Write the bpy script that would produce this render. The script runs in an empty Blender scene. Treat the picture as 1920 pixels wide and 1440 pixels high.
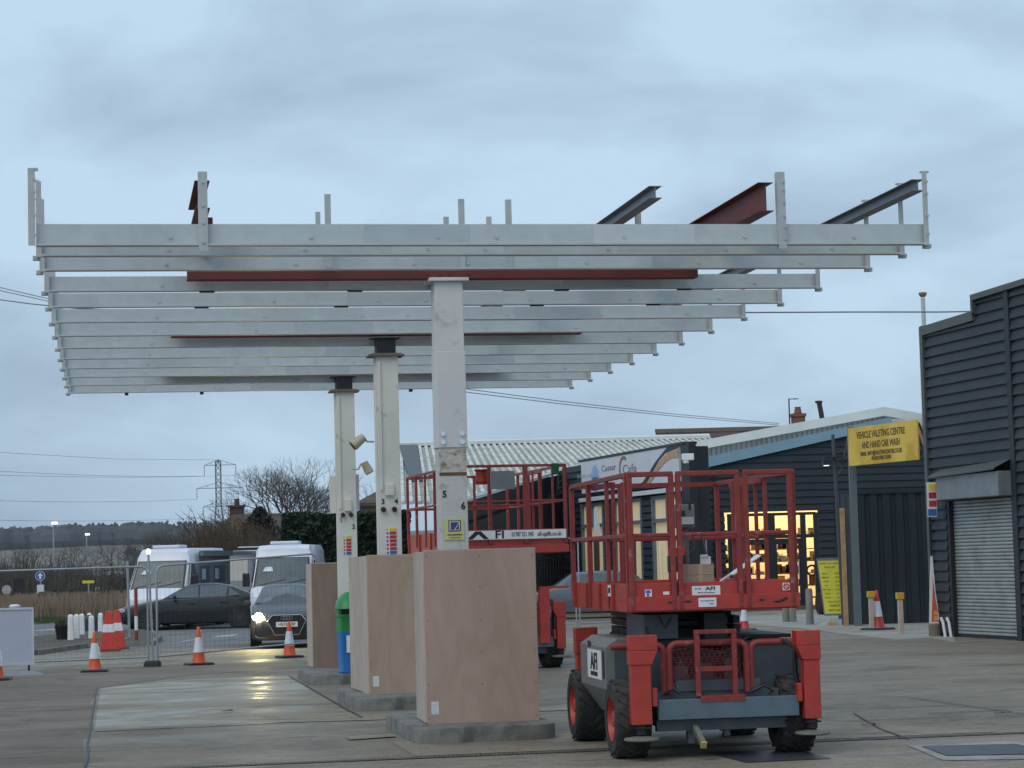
import bpy, math, random
from mathutils import Vector, Matrix, noise
random.seed(7)
sc = bpy.context.scene
R = math.radians
# ---------------------------------------------------------------- camera
FPX, PITCH, ROLL, CAMH, TH = 4270.0, 0.07789, 0.02641, 1.859, 0.17675
cam_d = bpy.data.cameras.new('camera'); cam = bpy.data.objects.new('camera', cam_d)
sc.collection.objects.link(cam); sc.camera = cam
cam_d.sensor_width = 36.0; cam_d.lens = 36.0 * FPX / 1920.0
cam_d.clip_start = 0.1; cam_d.clip_end = 12000
cam.matrix_world = Matrix.Translation((0, 0, CAMH)) @ Matrix.Rotation(math.pi/2 + PITCH, 4, 'X') @ Matrix.Rotation(-ROLL, 4, 'Z')
# ---------------------------------------------------------------- world, sun, exposure
sc.view_settings.view_transform = 'Standard'; sc.view_settings.look = 'None'
sc.view_settings.gamma = 1.0; sc.view_settings.exposure = 0.18
sc.cycles.use_denoising = True
sc.cycles.max_bounces = 6; sc.cycles.volume_bounces = 0; sc.cycles.transparent_max_bounces = 12
w = bpy.data.worlds.new('World'); sc.world = w; w.use_nodes = True
wn, wl = w.node_tree.nodes, w.node_tree.links
wn.clear()
SUN_EL, SUN_AZ = R(52), R(215)
sky = wn.new('ShaderNodeTexSky'); sky.sky_type = 'NISHITA'; sky.sun_disc = False
sky.sun_elevation = SUN_EL; sky.sun_rotation = SUN_AZ; sky.air_density = 1.5; sky.dust_density = 2.0
tc = wn.new('ShaderNodeTexCoord')
mp = wn.new('ShaderNodeMapping'); mp.inputs['Scale'].default_value = (1.0, 1.0, 2.6); mp.inputs['Location'].default_value = (2.3, 0.4, 0.15)
wl.new(tc.outputs['Generated'], mp.inputs['Vector'])
n1 = wn.new('ShaderNodeTexNoise'); n1.inputs['Scale'].default_value = 6.5; n1.inputs['Detail'].default_value = 6; n1.inputs['Roughness'].default_value = 0.52
n1.inputs['Distortion'].default_value = 0.35
wl.new(mp.outputs[0], n1.inputs['Vector'])
cr = wn.new('ShaderNodeValToRGB')
cr.color_ramp.elements[0].position = 0.30; cr.color_ramp.elements[0].color = (3.25/9, 4.4/9, 5.7/9, 1)
cr.color_ramp.elements[1].position = 0.60; cr.color_ramp.elements[1].color = (4.9/9, 6.5/9, 8.1/9, 1)
wl.new(n1.outputs['Fac'], cr.inputs['Fac'])
sca = wn.new('ShaderNodeVectorMath'); sca.operation = 'SCALE'; sca.inputs['Scale'].default_value = 9.0
wl.new(cr.outputs['Color'], sca.inputs[0])
mx = wn.new('ShaderNodeMix'); mx.data_type = 'RGBA'; mx.inputs['Factor'].default_value = 0.92
wl.new(sky.outputs[0], mx.inputs[6]); wl.new(sca.outputs[0], mx.inputs[7])
bg = wn.new('ShaderNodeBackground'); bg.inputs['Strength'].default_value = 0.1
wo = wn.new('ShaderNodeOutputWorld')
wl.new(mx.outputs[2], bg.inputs['Color']); wl.new(bg.outputs[0], wo.inputs[0])
sd = bpy.data.lights.new('sun', 'SUN'); sd.energy = 1.0; sd.angle = R(40); sd.color = (1.0, 0.90, 0.76)
sun = bpy.data.objects.new('sun', sd); sc.collection.objects.link(sun)
sv = Vector((math.sin(SUN_AZ)*math.cos(SUN_EL), math.cos(SUN_AZ)*math.cos(SUN_EL), math.sin(SUN_EL)))
sun.rotation_euler = sv.to_track_quat('Z', 'Y').to_euler()
# ---------------------------------------------------------------- placement helpers (survey of the photo: pixel ray -> point in metres)
_c, _s, _cp, _sp = math.cos(ROLL), math.sin(ROLL), math.cos(PITCH), math.sin(PITCH)
def ray(px, py):
    dx, dy = px-960, py-720
    X = dx*_c - dy*_s; Y = dx*_s + dy*_c
    v = (X/FPX, 1.0, -Y/FPX)
    return Vector((v[0], v[1]*_cp - v[2]*_sp, v[1]*_sp + v[2]*_cp))
def gnd(px, py, z=0.0):
    v = ray(px, py); return Vector((0, 0, CAMH)) + v*((z-CAMH)/v.z)
def at(px, py, Y):
    v = ray(px, py); return Vector((0, 0, CAMH)) + v*(Y/v.y)
ct, st = math.cos(TH), math.sin(TH)
def G(u, t, z=0.0):       # forecourt grid: u across the canopy, t along the row of pumps
    return Vector((u*ct - t*st, u*st + t*ct, z))
# ---------------------------------------------------------------- materials
MATS = {}
def mat(name, col, rough=0.6, metal=0.0, var=0.12, scale=3.0, bump=0.0, bscale=20.0, stain=None, emit=None, estr=0.0, spec=0.5, coat=0.0, alpha=1.0, world=False, trans=0.0):
    if name in MATS: return MATS[name]
    m = bpy.data.materials.new(name); m.use_nodes = True
    n, l = m.node_tree.nodes, m.node_tree.links
    b = n['Principled BSDF']
    b.inputs['Roughness'].default_value = rough; b.inputs['Metallic'].default_value = metal
    b.inputs['Specular IOR Level'].default_value = spec
    b.inputs['Coat Weight'].default_value = coat
    b.inputs['Transmission Weight'].default_value = trans
    b.inputs['Alpha'].default_value = alpha
    if world:
        co = n.new('ShaderNodeNewGeometry').outputs['Position']
    else:
        co = n.new('ShaderNodeTexCoord').outputs['Object']
    nz = n.new('ShaderNodeTexNoise'); nz.inputs['Scale'].default_value = scale; nz.inputs['Detail'].default_value = 6; nz.inputs['Roughness'].default_value = 0.6
    l.new(co, nz.inputs['Vector'])
    mr = n.new('ShaderNodeMapRange'); mr.inputs['From Min'].default_value = 0.3; mr.inputs['From Max'].default_value = 0.7
    mr.inputs['To Min'].default_value = 1-var; mr.inputs['To Max'].default_value = 1+var
    l.new(nz.outputs['Fac'], mr.inputs['Value'])
    sc_ = n.new('ShaderNodeVectorMath'); sc_.operation = 'SCALE'; sc_.inputs[0].default_value = col[:3]
    l.new(mr.outputs[0], sc_.inputs['Scale'])
    out = sc_.outputs[0]
    if stain:       # (colour, scale, low, high)
        n2 = n.new('ShaderNodeTexNoise'); n2.inputs['Scale'].default_value = stain[1]; n2.inputs['Detail'].default_value = 5; n2.inputs['Roughness'].default_value = 0.65
        n2.inputs['Distortion'].default_value = 0.4
        l.new(co, n2.inputs['Vector'])
        r2 = n.new('ShaderNodeMapRange'); r2.inputs['From Min'].default_value = stain[2]; r2.inputs['From Max'].default_value = stain[3]
        l.new(n2.outputs['Fac'], r2.inputs['Value'])
        mm = n.new('ShaderNodeMix'); mm.data_type = 'RGBA'
        l.new(r2.outputs[0], mm.inputs['Factor']); l.new(out, mm.inputs[6]); mm.inputs[7].default_value = (*stain[0], 1)
        out = mm.outputs[2]
    l.new(out, b.inputs['Base Color'])
    if bump:
        n3 = n.new('ShaderNodeTexNoise'); n3.inputs['Scale'].default_value = bscale; n3.inputs['Detail'].default_value = 4
        l.new(co, n3.inputs['Vector'])
        bp = n.new('ShaderNodeBump'); bp.inputs['Strength'].default_value = bump; bp.inputs['Distance'].default_value = 0.02
        l.new(n3.outputs['Fac'], bp.inputs['Height']); l.new(bp.outputs[0], b.inputs['Normal'])
    if emit:
        b.inputs['Emission Color'].default_value = (*emit, 1); b.inputs['Emission Strength'].default_value = estr
    MATS[name] = m
    return m
galv = mat('galvanised steel', (0.50, 0.545, 0.545), 0.45, 0.25, 0.07, 6.0, stain=((0.40, 0.43, 0.435), 1.1, 0.52, 0.80), bump=0.02, bscale=60)
galv2 = mat('pale galvanised post', (0.45, 0.48, 0.47), 0.5, 0.25, 0.1, 6.0)
tube_steel = mat('fence steel', (0.34, 0.38, 0.40), 0.45, 0.5, 0.1, 4.0)
primer = mat('red oxide primer', (0.135, 0.024, 0.020), 0.62, 0, 0.12, 3.0)
stub = mat('black steel', (0.012, 0.013, 0.016), 0.5)
colwhite = mat('old cream column paint', (0.70, 0.69, 0.63), 0.55, 0, 0.08, 2.0, stain=((0.36, 0.33, 0.26), 4.0, 0.60, 0.80), bump=0.05)
colnew = mat('white column sleeve paint', (0.68, 0.69, 0.69), 0.5, 0, 0.05, 2.0, stain=((0.45, 0.44, 0.41), 3.5, 0.58, 0.75))
rusty = mat('rusty weathered paint', (0.60, 0.60, 0.57), 0.65, 0, 0.1, 3.0, stain=((0.30, 0.24, 0.17), 6.0, 0.56, 0.80), bump=0.1)
liftred = mat('faded red lift paint', (0.40, 0.037, 0.024), 0.5, 0, 0.16, 5.0, stain=((0.22, 0.045, 0.035), 6.0, 0.54, 0.74), coat=0.1, bump=0.04)
liftrail = mat('scuffed red rail paint', (0.235, 0.030, 0.025), 0.55, 0, 0.2, 8.0, stain=((0.30, 0.16, 0.14), 9.0, 0.60, 0.70))
liftgrey = mat('dark grey lift paint', (0.058, 0.075, 0.092), 0.5, 0, 0.12, 4.0, stain=((0.10, 0.105, 0.10), 5.0, 0.58, 0.8))
liftside = mat('mid grey lift panel', (0.16, 0.17, 0.165), 0.5, 0, 0.12, 4.0)
bumper = mat('blue grey bumper paint', (0.10, 0.145, 0.175), 0.5, 0.1, 0.12, 6.0, stain=((0.2, 0.2, 0.17), 9.0, 0.62, 0.8))
rubber = mat('tyre rubber', (0.022, 0.022, 0.022), 0.85, 0, 0.25, 6.0, stain=((0.075, 0.07, 0.06), 5.0, 0.5, 0.75), bump=0.1)
dark = mat('oily black steel', (0.012, 0.013, 0.015), 0.6)
padmat = mat('worn pad steel', (0.17, 0.165, 0.14), 0.7, 0.2, 0.15, 8.0)
concrete = mat('kerb concrete', (0.19, 0.19, 0.175), 0.85, 0, 0.2, 4.0, stain=((0.095, 0.095, 0.085), 3.0, 0.48, 0.68), bump=0.25, bscale=30)
white = mat('white plastic', (0.78, 0.79, 0.80), 0.45, 0, 0.04)
sticker = mat('white sticker', (0.72, 0.73, 0.74), 0.5, 0, 0.08, 8.0)
black = mat('black lettering', (0.012, 0.012, 0.015), 0.5)
redp = mat('red sticker print', (0.50, 0.03, 0.03), 0.5)
bluep = mat('blue sticker print', (0.04, 0.13, 0.42), 0.5)
yellowp = mat('yellow sticker print', (0.75, 0.62, 0.04), 0.5)
paleyellow = mat('pale yellow sign', (0.66, 0.63, 0.22), 0.5, 0, 0.05)
orange = mat('cone orange red', (0.58, 0.075, 0.02), 0.5, 0, 0.12, 6.0)
conered = mat('cone deep red', (0.50, 0.04, 0.03), 0.5, 0, 0.12, 6.0)
conewhite = mat('cone reflective sleeve', (0.66, 0.70, 0.76), 0.35, 0, 0.05)
glassdark = mat('dark car glass', (0.10, 0.125, 0.14), 0.08, 0, 0.1, spec=0.7)
vanglass = mat('van windscreen', (0.085, 0.115, 0.125), 0.16, 0, 0.3, 1.6, spec=0.3)
audiglass = mat('reflecting windscreen', (0.11, 0.135, 0.16), 0.1, 0, 0.3, 2.0, spec=0.7)
carpaint = mat('dark metallic car paint', (0.014, 0.016, 0.018), 0.32, 0.0, 0.05, coat=0.35, spec=.4)
audipaint = mat('grey metallic car paint', (0.022, 0.025, 0.030), 0.35, 0.0, 0.05, coat=0.3, spec=.4)
vanwhite = mat('white van paint', (0.66, 0.70, 0.78), 0.35, 0, 0.04, coat=0.3)
vangrey = mat('grey van side', (0.16, 0.175, 0.185), 0.4, 0, 0.08)
chrome = mat('chrome', (0.7, 0.7, 0.7), 0.15, 1.0, 0.02)
rimgrey = mat('alloy rim', (0.10, 0.10, 0.11), 0.35, 0.7, 0.05)
cladding = mat('navy black cladding', (0.019, 0.028, 0.039), 0.6, 0, 0.15, 1.5, spec=.3)
claddingA = mat('charcoal cladding', (0.028, 0.036, 0.045), 0.55, 0, 0.16, 1.5, stain=((0.045, 0.053, 0.058), 0.8, 0.5, 0.78), spec=.3)
trimA = mat('grey green corner trim', (0.085, 0.10, 0.095), 0.5, 0.1, 0.08)
corr_dark = mat('dark corrugated steel', (0.028, 0.038, 0.045), 0.5, 0.2, 0.12, 1.2)
shutter = mat('galvanised shutter', (0.36, 0.39, 0.38), 0.45, 0.45, 0.15, 2.5, stain=((0.2, 0.2, 0.18), 1.2, 0.52, 0.8))
shutterbox = mat('shutter box steel', (0.22, 0.245, 0.26), 0.5, 0.3, 0.15, 3.0)
frame_dark = mat('black door frame', (0.014, 0.017, 0.022), 0.4)
rf_white = mat('mossy white roof sheet', (0.60, 0.62, 0.57), 0.7, 0, 0.16, 1.4, stain=((0.34, 0.36, 0.33), 1.1, 0.45, 0.68))
verge_white = mat('white verge board', (0.58, 0.63, 0.62), 0.6, 0, 0.08, 1.0)
verge_blue = mat('pale blue verge board', (0.20, 0.34, 0.42), 0.55, 0, 0.08, 1.0)
corr_pale = mat('pale corrugated gable', (0.33, 0.36, 0.37), 0.55, 0.1, 0.12, 1.0)
tilebrown = mat('brown clay tiles', (0.075, 0.055, 0.042), 0.85, 0, 0.3, 2.0, bump=0.4, bscale=6)
brick = mat('red brown brick', (0.20, 0.085, 0.06), 0.85, 0, 0.25, 4.0)
wood = mat('new timber post', (0.42, 0.26, 0.13), 0.7, 0, 0.15, 5.0)
palewood = mat('pale pink timber post', (0.50, 0.40, 0.35), 0.7, 0, 0.12, 5.0)
bingreen = mat('green plastic', (0.02, 0.23, 0.055), 0.4, 0, 0.1)
binblue = mat('blue plastic', (0.01, 0.14, 0.42), 0.4, 0, 0.1)
cream = mat('aged cream plastic', (0.48, 0.42, 0.30), 0.5, 0, 0.15, 8.0)
card = mat('cardboard', (0.34, 0.235, 0.175), 0.8, 0, 0.08, 5.0)
boardgrey = mat('pale lilac board', (0.42, 0.46, 0.55), 0.5, 0, 0.04)
alu = mat('bright aluminium', (0.62, 0.65, 0.68), 0.3, 0.6, 0.06)
bark = mat('bare bark', (0.085, 0.075, 0.062), 0.9, 0, 0.25, 3.0)
twigs = mat('brown twigs', (0.075, 0.066, 0.055), 0.95, 0, 0.3, 0.6, world=True)
reedm = mat('dry reeds', (0.24, 0.18, 0.13), 0.95, 0, 0.3, 0.7, world=True)
hedgem = mat('conifer hedge leaves', (0.019, 0.040, 0.017), 0.85, 0, 0.45, 2.5, world=True)
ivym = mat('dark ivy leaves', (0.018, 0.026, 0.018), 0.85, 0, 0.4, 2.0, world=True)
grassm = mat('verge grass', (0.055, 0.075, 0.032), 0.9, 0, 0.35, 0.9, world=True)
woodm = mat('winter woodland', (0.05, 0.052, 0.048), 0.95, 0, 0.4, 0.02, world=True)
fieldm = mat('stubble field', (0.14, 0.125, 0.095), 0.95, 0, 0.2, 0.01, world=True)
glow = mat('lit headlamp', (1, 1, 1), 0.3, emit=(1.0, 0.84, 0.36), estr=480)
glow2 = mat('dim headlamp', (1, 1, 1), 0.3, emit=(1.0, 0.93, 0.70), estr=5)
lampwhite = mat('bright lamp housing', (0.7, 0.72, 0.75), 0.4, emit=(1, 1, 0.97), estr=1.2)
shopglow = mat('lit shop ceiling', (0.8, 0.7, 0.5), 0.6, emit=(1.0, 0.80, 0.46), estr=2.2)
cafeglow = mat('warm lit blind', (0.62, 0.52, 0.36), 0.7, 0, 0.1, 1.5, emit=(1.0, 0.74, 0.36), estr=0.16)
shopwall = mat('glowing shop wall', (0.70, 0.55, 0.33), 0.7, 0, 0.15, 2.0, emit=(1.0, 0.78, 0.40), estr=0.45)  # wall glows by itself, the shop's light put into its colour

def plywood(name, c1, c2, seed):
    m = bpy.data.materials.new(name); m.use_nodes = True
    n, l = m.node_tree.nodes, m.node_tree.links; b = n['Principled BSDF']; b.inputs['Roughness'].default_value = 0.62
    tc = n.new('ShaderNodeTexCoord'); mp = n.new('ShaderNodeMapping'); mp.inputs['Location'].default_value = (seed, seed*1.7, seed*.6)
    mp.inputs['Scale'].default_value = (1.4, 1.4, 0.55)
    l.new(tc.outputs['Object'], mp.inputs['Vector'])
    nz = n.new('ShaderNodeTexNoise'); nz.inputs['Scale'].default_value = 1.7; nz.inputs['Detail'].default_value = 2.0; nz.inputs['Roughness'].default_value = .4
    l.new(mp.outputs[0], nz.inputs['Vector'])
    ml = n.new('ShaderNodeMath'); ml.operation = 'MULTIPLY'; ml.inputs[1].default_value = 34.0; l.new(nz.outputs['Fac'], ml.inputs[0])
    sn = n.new('ShaderNodeMath'); sn.operation = 'SINE'; l.new(ml.outputs[0], sn.inputs[0])
    fine = n.new('ShaderNodeTexNoise'); fine.inputs['Scale'].default_value = 9; fine.inputs['Detail'].default_value = 8
    mp2 = n.new('ShaderNodeMapping'); mp2.inputs['Scale'].default_value = (6, 6, 0.5); l.new(tc.outputs['Object'], mp2.inputs['Vector']); l.new(mp2.outputs[0], fine.inputs['Vector'])
    big = n.new('ShaderNodeTexNoise'); big.inputs['Scale'].default_value = 1.2; big.inputs['Detail'].default_value = 3; l.new(mp.outputs[0], big.inputs['Vector'])
    a1 = n.new('ShaderNodeMath'); a1.operation = 'MULTIPLY_ADD'; a1.inputs[1].default_value = 0.10; a1.inputs[2].default_value = 0.0; l.new(sn.outputs[0], a1.inputs[0])
    a2 = n.new('ShaderNodeMath'); a2.operation = 'MULTIPLY_ADD'; a2.inputs[1].default_value = 0.55; l.new(fine.outputs['Fac'], a2.inputs[0]); l.new(a1.outputs[0], a2.inputs[2])
    a3 = n.new('ShaderNodeMath'); a3.operation = 'MULTIPLY_ADD'; a3.inputs[1].default_value = 0.9; l.new(big.outputs['Fac'], a3.inputs[0]); l.new(a2.outputs[0], a3.inputs[2])
    cr = n.new('ShaderNodeValToRGB'); cr.color_ramp.elements[0].position = 0.42; cr.color_ramp.elements[1].position = 0.98
    cr.color_ramp.elements[0].color = (*c1, 1); cr.color_ramp.elements[1].color = (*c2, 1)
    l.new(a3.outputs[0], cr.inputs['Fac']); l.new(cr.outputs[0], b.inputs['Base Color'])
    return m
ply1 = plywood('plywood pink brown', (0.41, 0.285, 0.225), (0.49, 0.36, 0.29), 1.3)
ply2 = plywood('plywood honey brown', (0.385, 0.27, 0.20), (0.47, 0.35, 0.27), 5.2)
ply3 = plywood('plywood dark brown', (0.21, 0.145, 0.105), (0.29, 0.21, 0.155), 9.9)
plyedge = plywood('pale raw plywood', (0.42, 0.34, 0.285), (0.55, 0.46, 0.39), 3.1)

def ground_mat(name, c1, c2, c3, rough, wet=0.0, s=1.0, spec=0.22):
    m = bpy.data.materials.new(name); m.use_nodes = True
    n, l = m.node_tree.nodes, m.node_tree.links; b = n['Principled BSDF']
    b.inputs['Specular IOR Level'].default_value = spec
    geo = n.new('ShaderNodeNewGeometry')
    rot = n.new('ShaderNodeMapping'); rot.inputs['Rotation'].default_value = (0, 0, -TH); l.new(geo.outputs['Position'], rot.inputs['Vector'])
    def nz(scale, det, v=None, dist=0.0, sc3=None):
        t = n.new('ShaderNodeTexNoise'); t.inputs['Scale'].default_value = scale; t.inputs['Detail'].default_value = det; t.inputs['Roughness'].default_value = .62; t.inputs['Distortion'].default_value = dist
        src = rot.outputs[0]
        if sc3:
            mm = n.new('ShaderNodeMapping'); mm.inputs['Scale'].default_value = sc3; l.new(src, mm.inputs['Vector']); src = mm.outputs[0]
        l.new(src, t.inputs['Vector']); return t.outputs['Fac']
    def mr(x, a, b_, c, d):
        t = n.new('ShaderNodeMapRange'); t.inputs['From Min'].default_value = a; t.inputs['From Max'].default_value = b_; t.inputs['To Min'].default_value = c; t.inputs['To Max'].default_value = d
        l.new(x, t.inputs['Value']); return t.outputs[0]
    def mix(f, a, b_):
        t = n.new('ShaderNodeMix'); t.data_type = 'RGBA'; l.new(f, t.inputs['Factor'])
        for k, x in ((6, a), (7, b_)):
            if isinstance(x, tuple): t.inputs[k].default_value = (*x, 1)
            else: l.new(x, t.inputs[k])
        return t.outputs[2]
    big = nz(0.22*s, 5, dist=.5); streak = nz(0.9*s, 7, dist=.8, sc3=(0.55, 1.0, 1)); fine = nz(26, 3)
    patch = nz(0.55*s, 4, dist=1.0)
    c = mix(mr(big, .38, .62, 0, 1), c1, c2)
    c = mix(mr(streak, .52, .64, 0, .95), c, c3)
    dk = nz(1.3*s, 6, dist=1.8, sc3=(.5, 1, 1)); c = mix(mr(dk, .60, .68, 0, .75), c, tuple(x*.5 for x in c1)); sp = nz(5.0, 4, dist=.6); c = mix(mr(sp, .66, .74, 0, .5), c, tuple(x*.45 for x in c1)); lt = nz(1.1*s, 6, dist=1.2, sc3=(.5, 1, 1)); c = mix(mr(lt, .62, .72, 0, .45), c, tuple(min(.5, x*1.35) for x in c2))
    c = mix(mr(patch, .60, .70, 0, .55), c, tuple(x*0.55 for x in c1))
    f0 = mr(fine, .3, .7, .78, 1.22); f1 = mr(nz(7.0, 5), .3, .7, .84, 1.16); mu = n.new('ShaderNodeMath'); mu.operation = 'MULTIPLY'; l.new(f0, mu.inputs[0]); l.new(f1, mu.inputs[1]); f = mu.outputs[0]
    vm = n.new('ShaderNodeVectorMath'); vm.operation = 'SCALE'; l.new(c, vm.inputs[0]); l.new(f, vm.inputs['Scale'])
    l.new(vm.outputs[0], b.inputs['Base Color'])
    r = mr(nz(0.6*s, 5, dist=.8, sc3=(.6, 1, 1)), .42, .60, rough, max(.12, rough - wet))
    l.new(r, b.inputs['Roughness'])
    bp = n.new('ShaderNodeBump'); bp.inputs['Strength'].default_value = .18; bp.inputs['Distance'].default_value = .01
    l.new(nz(40, 3), bp.inputs['Height']); l.new(bp.outputs[0], b.inputs['Normal'])
    return m
asph = ground_mat('worn forecourt surface', (0.178, 0.156, 0.124), (0.235, 0.208, 0.168), (0.128, 0.114, 0.092), 0.8, 0.30)
asph_left = ground_mat('brown worn tarmac', (0.15, 0.124, 0.10), (0.185, 0.157, 0.13), (0.115, 0.098, 0.081), 0.85, 0.2)
slabm = ground_mat('pale damp concrete slab', (0.215, 0.187, 0.137), (0.26, 0.23, 0.172), (0.14, 0.122, 0.088), 0.66, 0.38, 1.0, 0.2)
pavem = ground_mat('grey blue road tarmac', (0.135, 0.142, 0.142), (0.17, 0.178, 0.178), (0.115, 0.12, 0.12), 0.8, 0.25)
islm = ground_mat('muddy brown verge', (0.095, 0.082, 0.062), (0.12, 0.105, 0.082), (0.075, 0.065, 0.05), 0.9, 0.1)
palec = ground_mat('pale apron concrete', (0.27, 0.27, 0.245), (0.33, 0.325, 0.30), (0.2, 0.2, 0.18), 0.8, 0.2)
covm = mat('dark steel drain cover', (0.055, 0.062, 0.068), 0.45, 0.3, 0.15, 3, world=True)
# ---------------------------------------------------------------- mesh builder
class MB:
    def __init__(s): s.v = []; s.f = []
    def add(s, vs, fs):
        o = len(s.v); s.v += [Vector(v) for v in vs]; s.f += [tuple(i+o for i in f) for f in fs]; return s
    def box(s, x0, x1, y0, y1, z0, z1, M=None):
        vs = [Vector((x, y, z)) for z in (z0, z1) for x, y in ((x0, y0), (x1, y0), (x1, y1), (x0, y1))]
        if M: vs = [M @ v for v in vs]
        return s.add(vs, [(3, 2, 1, 0), (4, 5, 6, 7), (0, 1, 5, 4), (1, 2, 6, 5), (2, 3, 7, 6), (3, 0, 4, 7)])
    def hexa(s, b, t):     # bottom quad, top quad
        return s.add(list(b)+list(t), [(3, 2, 1, 0), (4, 5, 6, 7), (0, 1, 5, 4), (1, 2, 6, 5), (2, 3, 7, 6), (3, 0, 4, 7)])
    def rings(s, rs, cap=True):
        k = len(rs[0]); vs = [v for r in rs for v in r]; fs = []
        for i in range(len(rs)-1):
            for j in range(k):
                a = i*k+j; b = i*k+(j+1) % k; fs.append((a, b, b+k, a+k))
        if cap: fs += [tuple(range(k))[::-1], tuple(range((len(rs)-1)*k, len(rs)*k))]
        return s.add(vs, fs)
    def cyl(s, p0, p1, r0, r1=None, n=12, cap=True):
        return s.tube([p0, p1], [r0, r0 if r1 is None else r1], n, cap)
    def tube(s, pts, r, n=6, cap=True):
        pts = [Vector(p) for p in pts]; rr = r if isinstance(r, (list, tuple)) else [r]*len(pts)
        rs = []; up = None
        for i, p in enumerate(pts):
            d = ((pts[min(i+1, len(pts)-1)]-p).normalized() + (p-pts[max(i-1, 0)]).normalized())
            if d.length < 1e-6: d = pts[-1]-pts[0]
            d.normalize()
            if up is None: up = Vector((0, 0, 1)) if abs(d.z) < .9 else Vector((1, 0, 0))
            a = up.cross(d).normalized(); b = d.cross(a); up = b
            rs.append([p + (a*math.cos(2*math.pi*(j+.5)/n) + b*math.sin(2*math.pi*(j+.5)/n))*rr[i] for j in range(n)])
        return s.rings(rs, cap)
    def bar(s, p0, p1, w, h, up=(0, 0, 1)):   # rectangular bar, w across, h along up
        p0, p1 = Vector(p0), Vector(p1); d = (p1-p0).normalized(); u = Vector(up)
        if abs(d.dot(u)) > .98: u = Vector((0, 1, 0))
        a = d.cross(u).normalized()*w/2; b = a.cross(d).normalized()*h/2
        return s.hexa([p0-a-b, p0+a-b, p0+a+b, p0-a+b], [p1-a-b, p1+a-b, p1+a+b, p1-a+b])
    def prism(s, poly, f0, f1):   # poly of 2-tuples; f0,f1 map a 2-tuple to the two sides
        k = len(poly); vs = [f0(*p) for p in poly]+[f1(*p) for p in poly]
        fs = [tuple(range(k)), tuple(range(2*k-1, k-1, -1))]+[((i+1) % k, i, i+k, (i+1) % k+k) for i in range(k)]
        return s.add(vs, fs)
    def lathe(s, prof, c=(0, 0, 0), n=20, ax='Z', cap=True):
        c = Vector(c); rs = []
        for r, z in prof:
            ring = []
            for j in range(n):
                a = 2*math.pi*j/n; x, y = r*math.cos(a), r*math.sin(a)
                ring.append(c + (Vector((x, y, z)) if ax == 'Z' else (Vector((z, x, y)) if ax == 'X' else Vector((y, z, x)))))
            rs.append(ring)
        return s.rings(rs, cap)
    def quad(s, a, b, c, d): return s.add([a, b, c, d], [(0, 1, 2, 3)])
    def build(s, name, m, parent=None, smooth=0, bevel=0, label=None, kind=None):
        me = bpy.data.meshes.new(name); me.from_pydata(s.v, [], s.f); me.update()
        if isinstance(m, (list, tuple)):
            for x in m: me.materials.append(x)
        else: me.materials.append(m)
        import bmesh
        bm = bmesh.new(); bm.from_mesh(me); bmesh.ops.recalc_face_normals(bm, faces=bm.faces); bm.to_mesh(me); bm.free()
        if smooth:
            me.shade_smooth(); me.set_sharp_from_angle(angle=R(smooth))
        o = bpy.data.objects.new(name, me); sc.collection.objects.link(o)
        if parent: o.parent = parent
        if bevel:
            b = o.modifiers.new('Bevel', 'BEVEL'); b.width = bevel; b.segments = 2; b.limit_method = 'ANGLE'
        if label: o['label'] = label
        if kind: o['kind'] = kind
        return o
def tag(o, label, cat, group=None, kind=None):
    o['label'] = label; o['category'] = cat
    if group: o['group'] = group
    if kind: o['kind'] = kind
    return o
def thing(name, label, cat, loc=(0, 0, 0), rz=0, group=None):
    o = bpy.data.objects.new(name, None); sc.collection.objects.link(o)
    o.location = loc; o.rotation_euler = (0, 0, rz); o.empty_display_size = .2
    return tag(o, label, cat, group)
def copy_tree(o, parent=None):
    c = o.copy(); sc.collection.objects.link(c); c.parent = parent
    for ch in [x for x in o.children]: copy_tree(ch, c)
    return c
def structure(name, mb, m, smooth=0, kind='structure'):
    o = mb.build(name, m, None, smooth); o['kind'] = kind; return o
def text(s, size, m, parent, M, name='lettering', ext=0.003, align='CENTER', sx=1.0, bold=0.0):
    cu = bpy.data.curves.new('t', 'FONT'); cu.body = s; cu.size = size; cu.extrude = ext; cu.align_x = align; cu.align_y = 'CENTER'; cu.offset = bold
    cu.resolution_u = 3
    t = bpy.data.objects.new('t', cu); sc.collection.objects.link(t)
    bpy.context.view_layer.update()
    me = bpy.data.meshes.new_from_object(t.evaluated_get(bpy.context.evaluated_depsgraph_get()))
    bpy.data.objects.remove(t); bpy.data.curves.remove(cu)
    me.transform(M @ Matrix.Diagonal((sx, 1, 1, 1))); me.materials.clear(); me.materials.append(m)
    o = bpy.data.objects.new(name, me); sc.collection.objects.link(o); o.parent = parent
    return o
FRONT = Matrix.Rotation(math.pi/2, 4, 'X')      # text standing up, read from -y
def TM(x, y, z, rz=0, tilt=0): return Matrix.Translation((x, y, z)) @ Matrix.Rotation(rz, 4, 'Z') @ Matrix.Rotation(tilt, 4, 'Y') @ FRONT
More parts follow.
